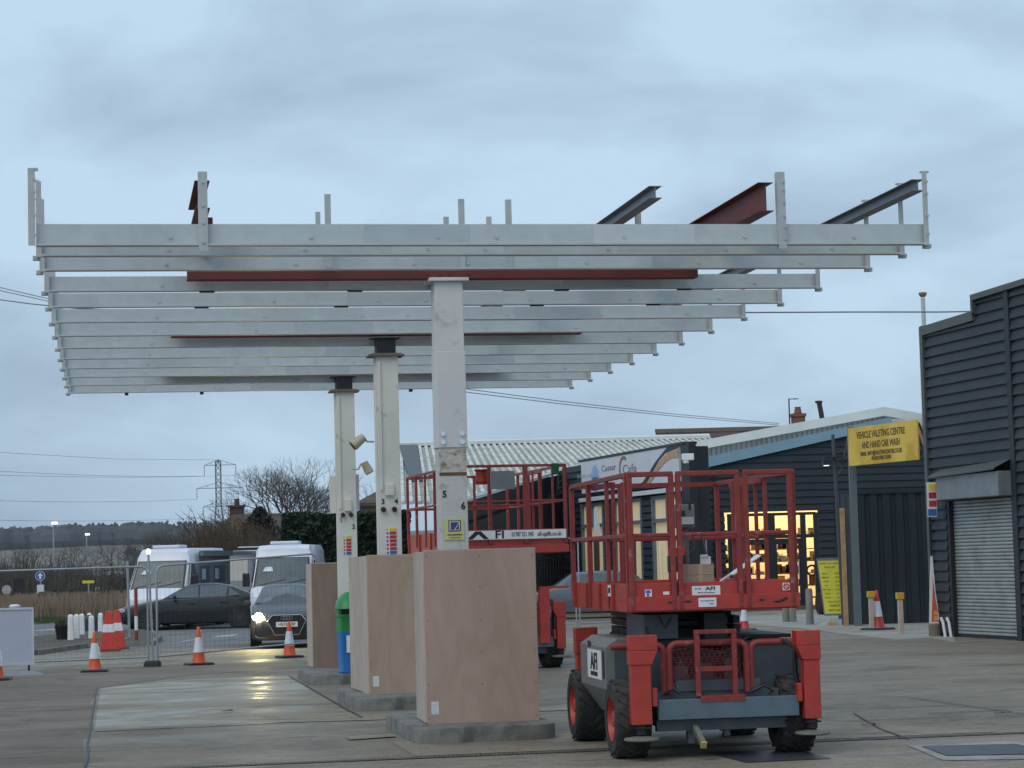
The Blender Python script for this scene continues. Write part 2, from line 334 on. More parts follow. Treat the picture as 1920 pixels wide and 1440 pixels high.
# ================================================================= GROUND
def sheet(name, pts, z, m, kind='structure'):
    b = MB(); b.add([(p[0], p[1], z) for p in pts], [tuple(range(len(pts)))]); return structure(name, b, m)
sheet('ground', [(-3000, -60), (3000, -60), (3000, 6000), (-3000, 6000)], -0.02, fieldm)
sheet('forecourt', [(-28, -10), (40, -10), (40, 130), (0, 130), (-14, 92), (-40, 92), (-40, 48)], 0.0, asph)
q = lambda *a: [G(u, t)[:2] for u, t in a]
sheet('tarmac_left', q((-16, 10), (-.25, 10), (-.25, 22.4), (-.31, 26), (-.22, 30), (-.28, 34), (-.19, 37.7), (1.4, 41.0), (3.6, 42.6), (12, 43.5), (12, 46.6), (-1.5, 45.4), (-16, 44.5)), 0.004, asph_left)
sheet('concrete_slab', q((-.19, 27.4), (1.2, 27.5), (3.0, 28.0), (3.05, 34), (3.0, 39.6), (1.2, 39.4), (-.15, 37.6)), 0.004, slabm)
sheet('concrete_strip', q((1.9, 27.7), (3.1, 28.6), (7, 29.4), (7, 28.3), (3.2, 27.5)), 0.008, slabm)
# road and verge beyond the fence, on the left
def strip(name, pix, z, m):
    return sheet(name, [gnd(a, b)[:2] for a, b in pix], z, m)
strip('road', [(-260, 1212), (60, 1212), (60, 1226), (330, 1214), (560, 1204), (760, 1190), (760, 1160), (440, 1168), (200, 1168), (40, 1168), (-260, 1180)], 0.004, pavem)
strip('traffic_island', [(-80, 1228), (70, 1227), (160, 1214), (285, 1210), (300, 1200), (270, 1186), (180, 1186), (60, 1200), (-80, 1206)], 0.10, islm)
b = MB()
for (a0, b0, a1, b1) in ((396, 1196, 436, 1193), (330, 1206, 372, 1199), (58, 1184, 104, 1181), (90, 1163, 100, 1160), (520, 1186, 560, 1184)):
    p, r_ = gnd(a0, b0), gnd(a1, b1); d = Vector((0, .45, 0))
    b.add([(p.x, p.y, .008), (r_.x, r_.y, .008), (r_.x, r_.y+1.6, .008), (p.x, p.y+1.6, .008)], [(0, 1, 2, 3)])
structure('road_marking', b, mat('worn road paint', (0.42, 0.42, 0.40), .7))
b = MB()
k = [gnd(*p) for p in ((-80, 1229), (70, 1228), (160, 1215), (285, 1211), (301, 1200))]
for i in range(len(k)-1): b.bar((k[i].x, k[i].y-.06, .055), (k[i+1].x, k[i+1].y-.06, .055), .12, .12)
structure('kerb', b, concrete)
# apron by the buildings, patches
strip('apron', [(1500, 1178), (1560, 1186), (1680, 1200), (1745, 1196), (1790, 1205), (1790, 1160), (1500, 1140), (1120, 1140), (1120, 1150)], 0.004, palec)
sheet('slab_by_lift', q((7.3, 22.15), (8.9, 22.2), (7.9, 24.5), (5, 26), (2.9, 24), (2.9, 22.15)), 0.005, ground_mat('older concrete bay', (0.225, 0.19, 0.145), (0.27, 0.235, 0.182), (0.17, 0.147, 0.115), .75, .2))
sheet('slab_near', q((-.1, 14), (12, 14), (12, 21.8), (-.1, 21.8)), 0.005, ground_mat('near concrete bay', (0.21, 0.18, 0.14), (0.26, 0.227, 0.178), (0.15, 0.131, 0.103), .75, .25))
b = MB()    # drainage channel with slots
for i in range(520):
    u = -.1+i*.045
    P = [G(u, 21.87), G(u+.022, 21.87), G(u+.022, 21.93), G(u, 21.93)]
    b.add([(p.x, p.y, .0165) for p in P], [(0, 1, 2, 3)])
structure('drain_slots', b, stub)
b = MB(); P = [G(-.15, 21.83), G(23.6, 21.83), G(23.6, 21.97), G(-.15, 21.97)]
b.add([(p.x, p.y, .0125) for p in P], [(0, 1, 2, 3)]); structure('drain_channel', b, mat('drain concrete', (0.15, 0.135, 0.115), .8, world=True))
sheet('steel_cover', [gnd(*p)[:2] for p in ((1728, 1402), (1905, 1398), (1990, 1416), (1775, 1420))], .018, covm)
sheet('cover_surround', [gnd(*p)[:2] for p in ((1700, 1399), (1905, 1392), (2010, 1424), (1770, 1428))], .011, palec)
sheet('dark_cover', [gnd(*p)[:2] for p in ((1320, 1412), (1500, 1408), (1560, 1424), (1400, 1432))], .011, covm)
sheet('patch_lines', [gnd(*p)[:2] for p in ((648, 1383), (735, 1377), (742, 1383), (655, 1389))], .013, slabm)
b = MB()   # joints and cracks in the surface
def crack(pts, wd=.02, z=.0145):
    for i in range(len(pts)-1):
        a, c = pts[i], pts[i+1]; n_ = Vector((-(c-a).y, (c-a).x, 0)).normalized()*wd
        b.add([(a-n_)[:2]+(z,), (c-n_)[:2]+(z,), (c+n_)[:2]+(z,), (a+n_)[:2]+(z,)], [(0, 1, 2, 3)])
def wig(u0, t0, u1, t1, n=14, a=.03):
    return [G(u0+(u1-u0)*i/n+random.uniform(-a, a), t0+(t1-t0)*i/n+random.uniform(-a, a)) for i in range(n+1)]
crack(wig(-.25, 14, -.26, 22.3, 8, .012), .010); crack(wig(-.25, 22.4, -.22, 37.7, 16, .014), .011)
crack(wig(-.19, 27.35, 3.0, 27.9, 10), .012); crack(wig(3.02, 28, 3.02, 39.5, 12, .01), .015); crack(wig(.1, 33.3, 1.4, 35.8, 12, .04), .006)
crack(wig(1.4, 35.8, 2.6, 39.4, 8, .04), .006); 
crack([gnd(1600, 1338), gnd(1650, 1368), gnd(1705, 1388)], .012); crack([gnd(1545, 1385), gnd(1700, 1389), gnd(1920, 1380)], .012)
crack([gnd(1580, 1303), gnd(1700, 1308), gnd(1920, 1340)], .012); crack([gnd(648, 1383), gnd(735, 1376)], .012)
structure('ground_joints', b, stub)
for P_, s_ in (((1632, 1362), .05), ((1880, 1341), .05), ((425, 1336), .04)):
    c_ = gnd(*P_); b = MB()
    top = [(c_.x+(i-3)*s_*.6, c_.y+random.uniform(-.03, .03), random.uniform(.025, .045)) for i in range(8)]
    bot = [(x, y+.06, .016) for x, y, z in top]
    b.add(top+bot, [(i, i+1, i+9, i+8) for i in range(7)])
    tag(b.build('paper_scrap', white), {1632: 'crumpled white paper scrap on forecourt right of the near red lift', 1880: 'small white paper scrap near the right edge of the forecourt', 425: 'tiny white scrap lying on the pale concrete slab'}[P_[0]], 'litter')
# ================================================================= CANOPY
cz = 4.854
TS = [21.12, 21.82, 22.88, 24.60, 26.08, 27.67, 29.27, 30.87, 32.42, 33.95, 35.49, 37.05, 38.61]
UL, UR = -0.616, 7.934
can = thing('canopy_frame', 'bare steel canopy frame of galvanised purlins and red beams on the white columns', 'canopy', (0, 0, 0), TH)
sleeve_a = mat('bluish galvanised sleeve', (0.45, 0.49, 0.50), 0.4, 0.3, 0.06, 4.0); sleeve_b = mat('bright galvanised sleeve', (0.545, 0.59, 0.59), 0.42, 0.3, 0.06, 4.0)
for i, t in enumerate(TS):
    h = .205 if i == 0 else .165
    z0 = cz if i else 4.853
    m = MB(); JL = []
    f = .055
    # Z section: web, top flange back, bottom flange front with lip
    m.box(UL, UR, t, t+.004, z0, z0+h); m.box(UL, UR, t+.004, t+f, z0+h-.004, z0+h); m.box(UL, UR, t-f, t, z0, z0+.004)
    m.box(UL, UR, t-f, t-f+.003, z0+.004, z0+.016); m.box(UL, UR, t+.0041, t+.065, z0+.0005, z0+.004)
    # overlapped joints
    for uj in ((2.4+(i % 3)*.35), (4.6+(i % 2)*.4)):
        jm = MB(); jm.box(uj, uj+1.0+.1*(i % 2), t-.0035, t-.0005, z0+.006, z0+h-.006); jm.box(uj+.12, uj+.16, t-.0065, t-.0036, z0+.05, z0+.07); jm.box(uj+.9, uj+.94, t-.0065, t-.0036, z0+.05, z0+.07); JL.append(jm)
    for uj in (0.6, 1.9, 3.1, 3.66, 4.9, 6.1, 7.2):
        m.cyl((uj, t-.012, z0+h*.4), (uj, t, z0+h*.4), .018, n=6)
    pu = m.build('purlin', galv, can)
    for ji, jm in enumerate(JL): jm.build('joint_sleeve', (sleeve_a, sleeve_b)[(i+ji) % 2], pu)
    if i in (3, 4, 12):
        for uc in ((.3, 1.55, 5.1) if i == 12 else (1.0, 2.6, 4.9, 6.3)):
            cm = MB(); cm.box(uc, uc+(.06 if i == 12 else .16), t-.03, t+.03, z0-(.045 if i == 12 else .014), z0-.0005); cm.build('cleat', stub, pu)
for t in (24.38, 30.66, 36.86):
    zadd = 0 if t < 25 else .025
    m = MB(); u0, u1, zb, zt = .86, 6.46, 4.945, 5.145
    zb += zadd; zt += zadd
    m.box(u0, u1, t-.1, t+.1, zb, zb+.012); m.box(u0, u1, t-.1, t+.1, zt-.012, zt); m.box(u0, u1, t-.005, t+.005, zb+.012, zt-.012)
    m.box(u0, u1, t-.1, t-.088, zb+.012, zt-.012)
    for du in (-.22, -.08, 0.02, .22): m.cyl((3.66+du, t-.112, zb+.05), (3.66+du, t-.098, zb+.05), .018, n=6)
    m.build('cross_beam', primer, can)
# flat bracing cleats hanging from purlin ends, posts of the fascia
def cpost(u, t, z0, z1, w=.085, dd=.06, mt=galv2):
    m = MB(); m.box(u-w/2, u+w/2, t-.004, t, z0, z1); m.box(u-w/2, u-w/2+.004, t, t+dd, z0, z1); m.box(u+w/2-.004, u+w/2, t, t+dd*.6, z0, z1)
    for zz in (z0+.08, z0+.26, z1-.1, z1-.32):
        m.cyl((u, t-.018, zz), (u, t-.004, zz), .014, n=6)
    return m.build('fascia_post', mt, can)
ztop = 5.565
for i, t in enumerate(TS):
    for sgn, u in ((-1, UL-.02), (1, UR+.015)):
        m = MB(); tt = t-.02 if i else t-.075
        z0 = cz-.005
        if i == 0 and sgn < 0: w0, w1 = u-.05, u+.012
        else: w0, w1 = u-.035, u+.035
        if i == 0 and sgn < 0:
            m.box(w0, w1, tt, tt+.004, z0, ztop); m.box(w1-.004, w1, tt+.004, tt+.06, z0, ztop); m.box(w0+.05, w1+.03, tt+.06, tt+.064, ztop-.02, ztop+.012)
        else:
            m.box(u-.002, u+.002, t-.05, t+.05, z0, ztop); m.box(u-.05*sgn if sgn > 0 else u, u if sgn > 0 else u+.05, t-.054, t-.05, z0, ztop)
            m.box(min(u, u-.06*sgn), max(u, u-.06*sgn), t-.09, t-.05, z0-.012, z0-.004); m.box(u-.035, u+.035, t-.02, t+.05, z0-.03, z0+.01)
            m.box(u-.05, u+.03, t-.05, t+.01, ztop, ztop+.012)
        for zz in (z0+.1, z0+.28, ztop-.1, ztop-.22): m.cyl((u-.01*sgn, tt-.012, zz), (u-.01*sgn, tt+.002, zz), .013, n=6)
        m.build('fascia_post', galv2, can)
# front face posts
cpost(.90, TS[0]-.06, 4.80, 5.54); 
m = MB(); u = 6.46; t = TS[0]-.06
m.box(u-.04, u+.04, t-.004, t, 4.81, 5.56); m.box(u-.04, u-.036, t, t+.07, 4.81, 5.56); m.box(u+.036, u+.04, t, t+.05, 4.81, 5.56)
for zz in (4.9, 5.02, 5.12, 5.26, 5.38, 5.46): m.cyl((u+.03, t-.02, zz), (u+.03, t-.004, zz), .012, n=6)
m.build('fascia_post', galv2, can)
def UT(p): return (p.x*ct+p.y*st, -p.x*st+p.y*ct, p.z)
for (px, py, Y, wd) in ((613, 366, 22.85, .06), (863, 375, 23.2, .06), (951, 376, 23.3, .06), (595, 399, 24.2, .05), (835, 408, 24.7, .055), (915, 408, 24.8, .055), (1193, 372, 23.7, .06), (1156, 400, 25.2, .05)):
    u, t, zt = UT(at(px, py, Y)); m = MB(); zq = cz+.02 if t < 23.6 else cz+.17; m.box(u-wd/2, u+wd/2, t-.07, t-.064, zq, zt); m.box(u-wd/2, u-wd/2+.004, t-.064, t-.03, zq, zt); m.build('fascia_post', galv2, can)
# rails running along the canopy at fascia height
def rail(u, t0, t1, z0, z1, mt, name='side_rail', w=.13):
    m = MB(); s2 = -1
    m.box(u-.003, u+.003, t0, t1, z0, z1); m.box(u-w*.5, u+w*.5, t0, t1, z1, z1+.006); m.box(u-w*.5, u+w*.5, t0, t1, z0-.006, z0)
    return m.build(name, mt, can)
railm = mat('weathered rail steel', (.19, .21, .225), .5, .3, .1, 4.0)
rail(UR-.05, TS[0]+.02, TS[-1], 5.40, 5.50, railm)
rail(5.38, 21.75, 38.5, 5.42, 5.53, railm)
rail(6.34, TS[0]+.05, 26.0, 5.20, 5.47, primer, 'outrigger_beam', .15)
rail(.90, TS[0]+.05, 22.9, 5.22, 5.47, primer, 'outrigger_beam', .14)
m = MB(); m.box(6.2, 6.26, 22.9, 22.96, cz+.1, 5.2); m.box(6.28, 6.36, 23.0, 24.2, 5.03, 5.2); m.build('bracket', primer, can)
m = MB(); m.box(.94, 1.06, 22.6, 23.1, 5.02, 5.35); m.build('bracket', primer, can)
# ================================================================= COLUMNS
def column(idx, t, label):
    base = G({1: 3.66, 2: 3.735, 3: 3.80}[idx], t); c = thing('canopy_column', label, 'column', base, TH, 'columns of the canopy')
    hw = .155
    top = 4.87
    m = MB(); zt = 4.87 if idx == 1 else 4.62
    if idx == 1:
        m.box(-hw+.004, hw-.004, -.145, .145, .1, 3.10); m.build('shaft', rusty, c, bevel=.008)
        m = MB(); m.box(-hw-.008, hw+.008, -.158, .158, 3.10, 4.15); m.box(-hw, hw, -.15, .15, 4.15, 4.905); m.build('sleeve', colnew, c, bevel=.008)
        m = MB()
        for x in (-.105, .105):
            for z in (3.16, 3.25): m.cyl((x, -.18, z), (x, -.156, z), .028, .022, n=6)
        m.build('bolts', chrome, c)
        m = MB(); m.box(-.215, .215, -.20, .20, 4.905, 4.942); m.build('cap_plate', colnew, c, bevel=.004)
        m = MB(); m.box(-.15, .15, -.149, -.1465, 2.80, 2.835); m.build('weld_line', mat('rust seam', (.16, .09, .05), .9), c)
        m = MB(); m.box(-.148, .148, -.1478, -.1462, 2.836, 3.085); m.build('rust_patch', mat('blistered rusty paint', (.56, .54, .48), .75, 0, .12, 9.0, stain=((.19, .12, .06), 11.0, .50, .66), bump=.5, bscale=30), c)
    else:
        m.box(-hw+.012, hw, -.14, -.12, .1, 4.68); m.box(-hw+.012, hw, .12, .14, .1, 4.68); m.box(-.02, .02, -.12, .12, .1, 4.68)
        m.box(hw-.02, hw, -.12, .12, .1, 4.68); m.box(-hw, -hw+.02, -.11, .11, .1, 4.68)
        m.box(-hw+.03, -hw+.07, -.165, -.14, 2.86 if idx == 2 else 2.78, 4.6)
        m.build('shaft', colwhite, c, bevel=.006)
        m = MB(); m.box(-.13, .13, -.13, .13, 4.72, 4.93); m.build('stub', stub, c)
        m = MB(); m.box(-.24, .24, -.2, .2, 4.68, 4.705); m.box(-.2, .2, -.17, .17, 4.705, 4.72); m.box(-.2, .2, -.18, .18, 4.93, 4.942); m.build('cap_plate', mat('rust brown plate', (.16, .13, .11), .7), c)
    return c
col1 = column(1, 24.38, 'nearest white column with bolted upper sleeve, rust blisters and numbers 5 and 6')
text('5', .10, black, col1, TM(-.10, -.150, 2.60), 'number_5', bold=.002)
text('6', .10, black, col1, TM(.10, -.150, 2.47), 'number_6', bold=.002)
m = MB(); m.box(-.11, .10, -.158, -.152, 2.11, 2.34); s1 = m.build('yellow_notice', paleyellow, col1, label='pale yellow notice with blue square emblem')
m = MB(); m.box(-.068, .068, -.161, -.1582, 2.20, 2.32)
m.build('emblem_square', mat('navy print', (.05, .06, .2), .5), s1)
m = MB(); m.box(-.056, .056, -.164, -.1612, 2.212, 2.308); m.build('emblem_field', sticker, s1)
m = MB(); m.prism([(-.045, 2.22), (-.005, 2.22), (.045, 2.30), (-.045, 2.30)], lambda x, z: Vector((x, -.167, z)), lambda x, z: Vector((x, -.1642, z)))
m.prism([(.008, 2.22), (.045, 2.22), (.045, 2.285)], lambda x, z: Vector((x, -.167, z)), lambda x, z: Vector((x, -.1642, z)))
m.build('emblem_mark', MATS['navy print'], s1)
text('VIDEO RECORDING', .020, black, s1, TM(0, -.161, 2.165), sx=.9); text('in operation on this site', .012, black, s1, TM(0, -.161, 2.135))
def hazard_strip(parent, x, z0, rows, w=.14, name='safety_notice'):
    m = MB(); h = .052; m.box(x-w/2, x+w/2, -.147, -.142, z0, z0+h*(rows+2)); s = m.build(name, sticker, parent)
    def cell(k, mt, nm):
        b_ = MB(); zz = z0+h*k; b_.box(x-w/2+.055, x+w/2-.004, -.151, -.1472, zz+.006, zz+h-.004); b_.box(x-w/2+.012, x-w/2+.036, -.151, -.1472, zz+.012, zz+h-.012); b_.build(nm, mt, s)
    for k in range(rows): cell(k+1, redp, 'red_row')
    cell(0, bluep, 'blue_row'); cell(rows+1, yellowp, 'yellow_row')
    return s
col2 = column(2, 30.66, 'middle cream column with a black stub at the top and numbers 3 and 4')
text('3', .10, black, col2, TM(-.09, -.144, 2.71), 'number_3', bold=.002); text('4', .10, black, col2, TM(.09, -.144, 2.71), 'number_4', bold=.002)
m = MB(); m.box(-.06, .06, -.19, -.142, 2.79, 2.95); m.build('junction_box', colwhite, col2, bevel=.01)
m = MB()
for x in (-.09, .06): m.cyl((x, -.2, 2.60), (x, -.142, 2.61), .035, n=10)
m.build('lamp_stub', mat('brown cap', (.05, .03, .03), .5), col2)
hazard_strip(col2, .01, 2.0, 5, .15)
col3 = column(3, 36.86, 'farthest cream column with number 2, beside the green and blue bin')
text('2', .10, black, col3, TM(.10, -.144, 2.49), 'number_2', bold=.002)
m = MB(); m.box(-.04, .07, -.19, -.142, 2.74, 2.94); m.build('junction_box', colwhite, col3, bevel=.01)
m = MB()
for x in (-.07, .06): m.cyl((x, -.2, 2.68), (x, -.142, 2.69), .035, n=10)
m.tube([(-.09, -.2, 2.66), (-.11, -.2, 2.62), (-.1, -.19, 2.56)], .008, 5)
m.build('lamp_stub', MATS['brown cap'], col3)
hazard_strip(col3, -.01, 2.04, 4, .14)
m = MB(); m.box(-.26, -.16, .02, .04, 2.72, 3.32); m.box(.16, .22, .02, .04, 2.76, 3.34); m.build('side_board', colwhite, col3)
# floodlights on the columns
def flood(px, py, Y, yaw, pitch, label, side):
    c = thing('floodlight', label, 'floodlight', at(px, py, Y), TH, 'floodlights on the columns')
    Mx = Matrix.Rotation(yaw, 4, 'Z') @ Matrix.Rotation(pitch, 4, 'Y')
    m = MB(); m.rings([[Mx @ Vector((x, .075*math.cos(a), .075*math.sin(a)*(1 if x < .1 else .8))) for a in [2*math.pi*k/14 for k in range(14)]] for x in (-.02, .0, .14, .17)])
    m.build('lamp_body', cream, c, smooth=40)
    m = MB(); m.rings([[Mx @ Vector((x, .062*math.cos(a), .062*math.sin(a))) for a in [2*math.pi*k/14 for k in range(14)]] for x in (-.034, -.022)]); m.build('lens', stub, c)
    m = MB(); m.tube([Mx @ Vector((.16, 0, 0)), Vector((side*.13, 0, .12)), Vector((side*.17, 0, .04)), Vector((side*.27, .05, .04))], .014, 6); m.build('bracket', cream, c)
flood(664, 834, 30.3, 0, R(-38), 'cream floodlight tilted down left, on the left of the middle column', 1)
flood(692, 884, 36.6, math.pi, R(-62), 'cream floodlight aimed down right, on the right of the farthest column', -1)
# ================================================================= PUMP ISLANDS, HOARDINGS, BIN
def island(t0, label):
    c = G(3.1, t0); L, W, hh = 2.85, 1.52, .165
    m = MB(); pts = []
    for cx, cy, a0 in ((W-.3, .3, -90), (W-.3, L-.3, 0), (.3, L-.3, 90), (.16, .16, 180)):
        rr = .3 if cx > .2 else .16
        for k in range(7): a = R(a0+k*15); pts.append((cx+rr*math.cos(a), cy+rr*math.sin(a)))
    m.rings([[Vector((x, y, z)) + Vector((0, 0, 0)) for x, y in [((px_-W/2)*s_+W/2, (py_-L/2)*(1-(1-s_)*W/L)+L/2) for px_, py_ in pts]] for z, s_ in ((-.02, 1.0), (hh-.02, 1.0), (hh-.006, .992), (hh, .975))])
    o = m.build('pump_island', concrete, None, smooth=35); o.location = c; o.rotation_euler = (0, 0, TH)
    return tag(o, label, 'kerb island', 'raised concrete pump islands')
island(23.55, 'nearest raised concrete island under the largest plywood box')
island(29.25, 'middle raised concrete island under the second plywood box')
island(36.0, 'farthest raised concrete island holding the green and blue bin')
def hoarding(P, yaw, W, D, H, mfront, mside, label, seams=0, note=True):
    c = thing('plywood_hoarding', label, 'plywood box', P, yaw, 'plywood boxes round the fuel pumps')
    m = MB(); m.box(.012, W, 0, .018, 0, H); m.build('front_panel', mfront, c, bevel=.002)
    m = MB()
    if seams: m.box(0, .018, .0182, D*.30, 0, H); m.box(0.004, .022, D*.30+.006, D, 0.01, H-.004)
    else: m.box(-.008, .0118, 0.0, D, 0.012, H-.006)
    m.build('side_panel', mside, c, bevel=.002)
    m = MB(); m.box(W-.018, W, .0182, D, 0, H); m.build('side_panel', mside, c)
    m = MB(); m.box(.02, W-.02, D-.018, D, 0, H); m.build('back_panel', mfront, c)
    m = MB()
    for sx_ in (.035, W/2, W-.035):
        for k_ in range(6): m.cyl((sx_+random.uniform(-.008, .008), -.0015, .06+k_*(H-.12)/5+random.uniform(-.02, .02)), (sx_, .003, .06+k_*(H-.12)/5), .005, n=6)
    m.build('screw_heads', MATS['dull screw'] if 'dull screw' in MATS else mat('dull screw', (.12, .10, .08), .6), c)
    m = MB(); m.box(.0, W, .0, .02, H, H+.012); m.box(.03, .06, .02, .05, 0, H-.02); m.box(W-.06, W-.03, .02, .05, 0, H-.02); m.build('batten', plyedge, c)
    if note:
        m = MB(); m.box(.055, .135, -.004, -.001, .10, .235); s = m.build('paper_notice', sticker, c)
        for k in range(5): 
            b_ = MB(); b_.box(.065, .115-.008*(k % 2), -.006, -.0042, .115+k*.022, .118+k*.022); b_.build('print_line', mat('grey print', (.4, .42, .45), .6), s)
    return c
hoarding(gnd(797.3, 1356.5, .165)-Vector((-.02, .14, 0)), .139, 1.215, 1.0, 1.83, ply1, plyedge, 'largest plywood box in front, with a small white notice low at its left')
hoarding(gnd(689.4, 1302.5, .165)-Vector((-.02, .0, 0)), .22, 1.25, 1.65, 1.82, ply2, plyedge, 'middle plywood box with a double-boarded left side and small white notice', 1)
hoarding(gnd(584.3, 1252.5, .165)-Vector((-.02, .0, 0)), .17, 1.2, 1.0, 1.75, ply3, plyedge, 'farthest and darkest plywood box, behind the column with the bin', 0, False)
P = G(3.78, 36.36, .165)
c = thing('litter_bin', 'green and blue plastic bin standing on the farthest concrete island', 'bin', (P.x, P.y, .165), TH+.1)
m = MB(); m.rings([[Vector((x*s_, y*s_*.9, z)) for x, y in ((-.17, -.2), (.17, -.2), (.2, -.17), (.2, .17), (.17, .2), (-.17, .2), (-.2, .17), (-.2, -.17))] for z, s_ in ((0, .88), (.03, .93), (.05, .9), (.66, 1.0))]); m.build('body', binblue, c, smooth=30)
m = MB(); m.rings([[Vector((x*s_, y*s_*.9, z)) for x, y in ((-.17, -.2), (.17, -.2), (.2, -.17), (.2, .17), (.17, .2), (-.17, .2), (-.2, .17), (-.2, -.17))] for z, s_ in ((.66, 1.02), (.88, 1.02), (.90, 1.08), (.93, 1.08))]); m.build('collar', bingreen, c, smooth=30)
m = MB()
m.rings([[Vector((x*s_, y*s_*.9+dy, z)) for x, y in ((-.12, -.2), (.12, -.2), (.19, -.12), (.2, .14), (.14, .2), (-.14, .2), (-.2, .14), (-.19, -.12))] for z, s_, dy in ((1.02, 1.16, -.05), (1.06, 1.13, -.04), (1.16, .95, 0), (1.24, .62, .02), (1.28, .3, .03), (1.285, .05, .03))])
m.box(-.2, .2, .1, .2, .92, 1.05); m.box(-.2, -.15, -.05, .12, .92, 1.05); m.box(.15, .2, -.05, .12, .92, 1.05)
m.build('hood', bingreen, c, smooth=50)
m = MB(); m.box(-.15, .15, -.05, .09, .93, 1.03); m.build('opening', stub, c)
m = MB(); m.box(-.11, .13, -.196, -.190, .33, .60); s = m.build('label_panel', white, c)
m = MB()
for k, (a, rr) in enumerate(((40, .05), (130, .055), (215, .06), (310, .045), (90, .06))):
    ax, az = math.cos(R(a)), math.sin(R(a)); cx, cz_ = .02+ax*.035, .48+az*.035
    m.prism([(cx+rr*ax*.6, cz_+rr*az*.6), (cx-az*.02, cz_+ax*.02), (cx-rr*ax*.6, cz_-rr*az*.6), (cx+az*.02, cz_-ax*.02)], lambda x, z: Vector((x, -.199, z)), lambda x, z: Vector((x, -.1962, z)))
m.build('leaf_mark', mat('leaf print', (.05, .25, .2), .5), s)
# ================================================================= SCISSOR LIFTS
def wheel(parent, x0, x1, y, r, sgn, name='wheel'):
    # tyre with chevron lugs, rim dished on the outer side (sgn)
    xo, xi = (x1, x0) if sgn > 0 else (x0, x1); wd = abs(x1-x0)
    m = MB(); prof = [(r*.56, xo-sgn*.0), (r*.86, xo), (r*.97, xo-sgn*.05), (r*.985, (xo+xi)/2), (r*.97, xi+sgn*.05), (r*.86, xi), (r*.5, xi)]
    m.lathe(prof, (0, y, r), 32, 'X', cap=False)
    w_ = m.build('tyre', rubber, parent, smooth=35)
    m = MB(); n = 20
    for k in range(n):
        for side in (0, 1):
            a0 = 2*math.pi*(k+.5*side)/n; a1 = a0+.30; xa = xo-sgn*.015 if side == 0 else xi+sgn*.015; xm = (xo+xi)/2
            def P(x, a, rr): return Vector((x, y+rr*math.sin(a), r+rr*math.cos(a)))
            b_ = [P(xa, a1-.07, r*.95), P(xm, a0-.07, r*.97), P(xm, a0+.06, r*.97), P(xa, a1+.07, r*.95)]
            t_ = [P(xa, a1-.05, r*1.0), P(xm, a0-.05, r*1.02), P(xm, a0+.04, r*1.02), P(xa, a1+.05, r*1.0)]
            m.hexa(b_, t_)
    m.build('tread', rubber, w_)
    m = MB(); m.lathe([(r*.57, xo-sgn*.006), (r*.55, xo-sgn*.02), (r*.52, xo-sgn*.07), (r*.25, xo-sgn*.075), (r*.2, xo-sgn*.02), (.0, xo-sgn*.02)], (0, y, r), 24, 'X', cap=False)
    m.build('rim', liftred, w_, smooth=35)
    return w_
def leg(parent, x0, x1, y, inner, z0=.34, z1=1.155):
    # outrigger: box leg with flared head, ram, pad
    m = MB(); m.box(x0+.01, x1-.01, y, y+.13, z0, z1-.16)
    xa, xb = (x0, x1+.055) if inner > 0 else (x0-.055, x1)
    m.hexa([(x0, y-.012, z1-.27), (x1, y-.012, z1-.27), (x1, y+.15, z1-.27), (x0, y+.15, z1-.27)], [(xa, y-.012, z1-.14), (xb, y-.012, z1-.14), (xb, y+.15, z1-.14), (xa, y+.15, z1-.14)])
    m.box(xa, xb, y-.012, y+.15, z1-.1398, z1)
    xi = x1 if inner > 0 else x0
    m.box(min(xi, xi+inner*.05), max(xi, xi+inner*.05), y+.03, y+.11, z0+.16, z0+.33)
    L = m.build('outrigger', liftred, parent, bevel=.007)
    xc = (x0+x1)/2
    m = MB(); m.cyl((xc, y+.065, z0), (xc, y+.065, z0-.09), .05, n=12); m.box(xc-.07, xc+.07, y, y+.13, z0-.035, z0-.02); m.build('ram', dark, L)
    m = MB(); m.lathe([(.02, 0), (.15, 0), (.165, .012), (.16, .03), (.05, .045), (.0, .045)], (xc, y+.065, z0-.15), 24); m.build('foot_pad', padmat, L, smooth=40)
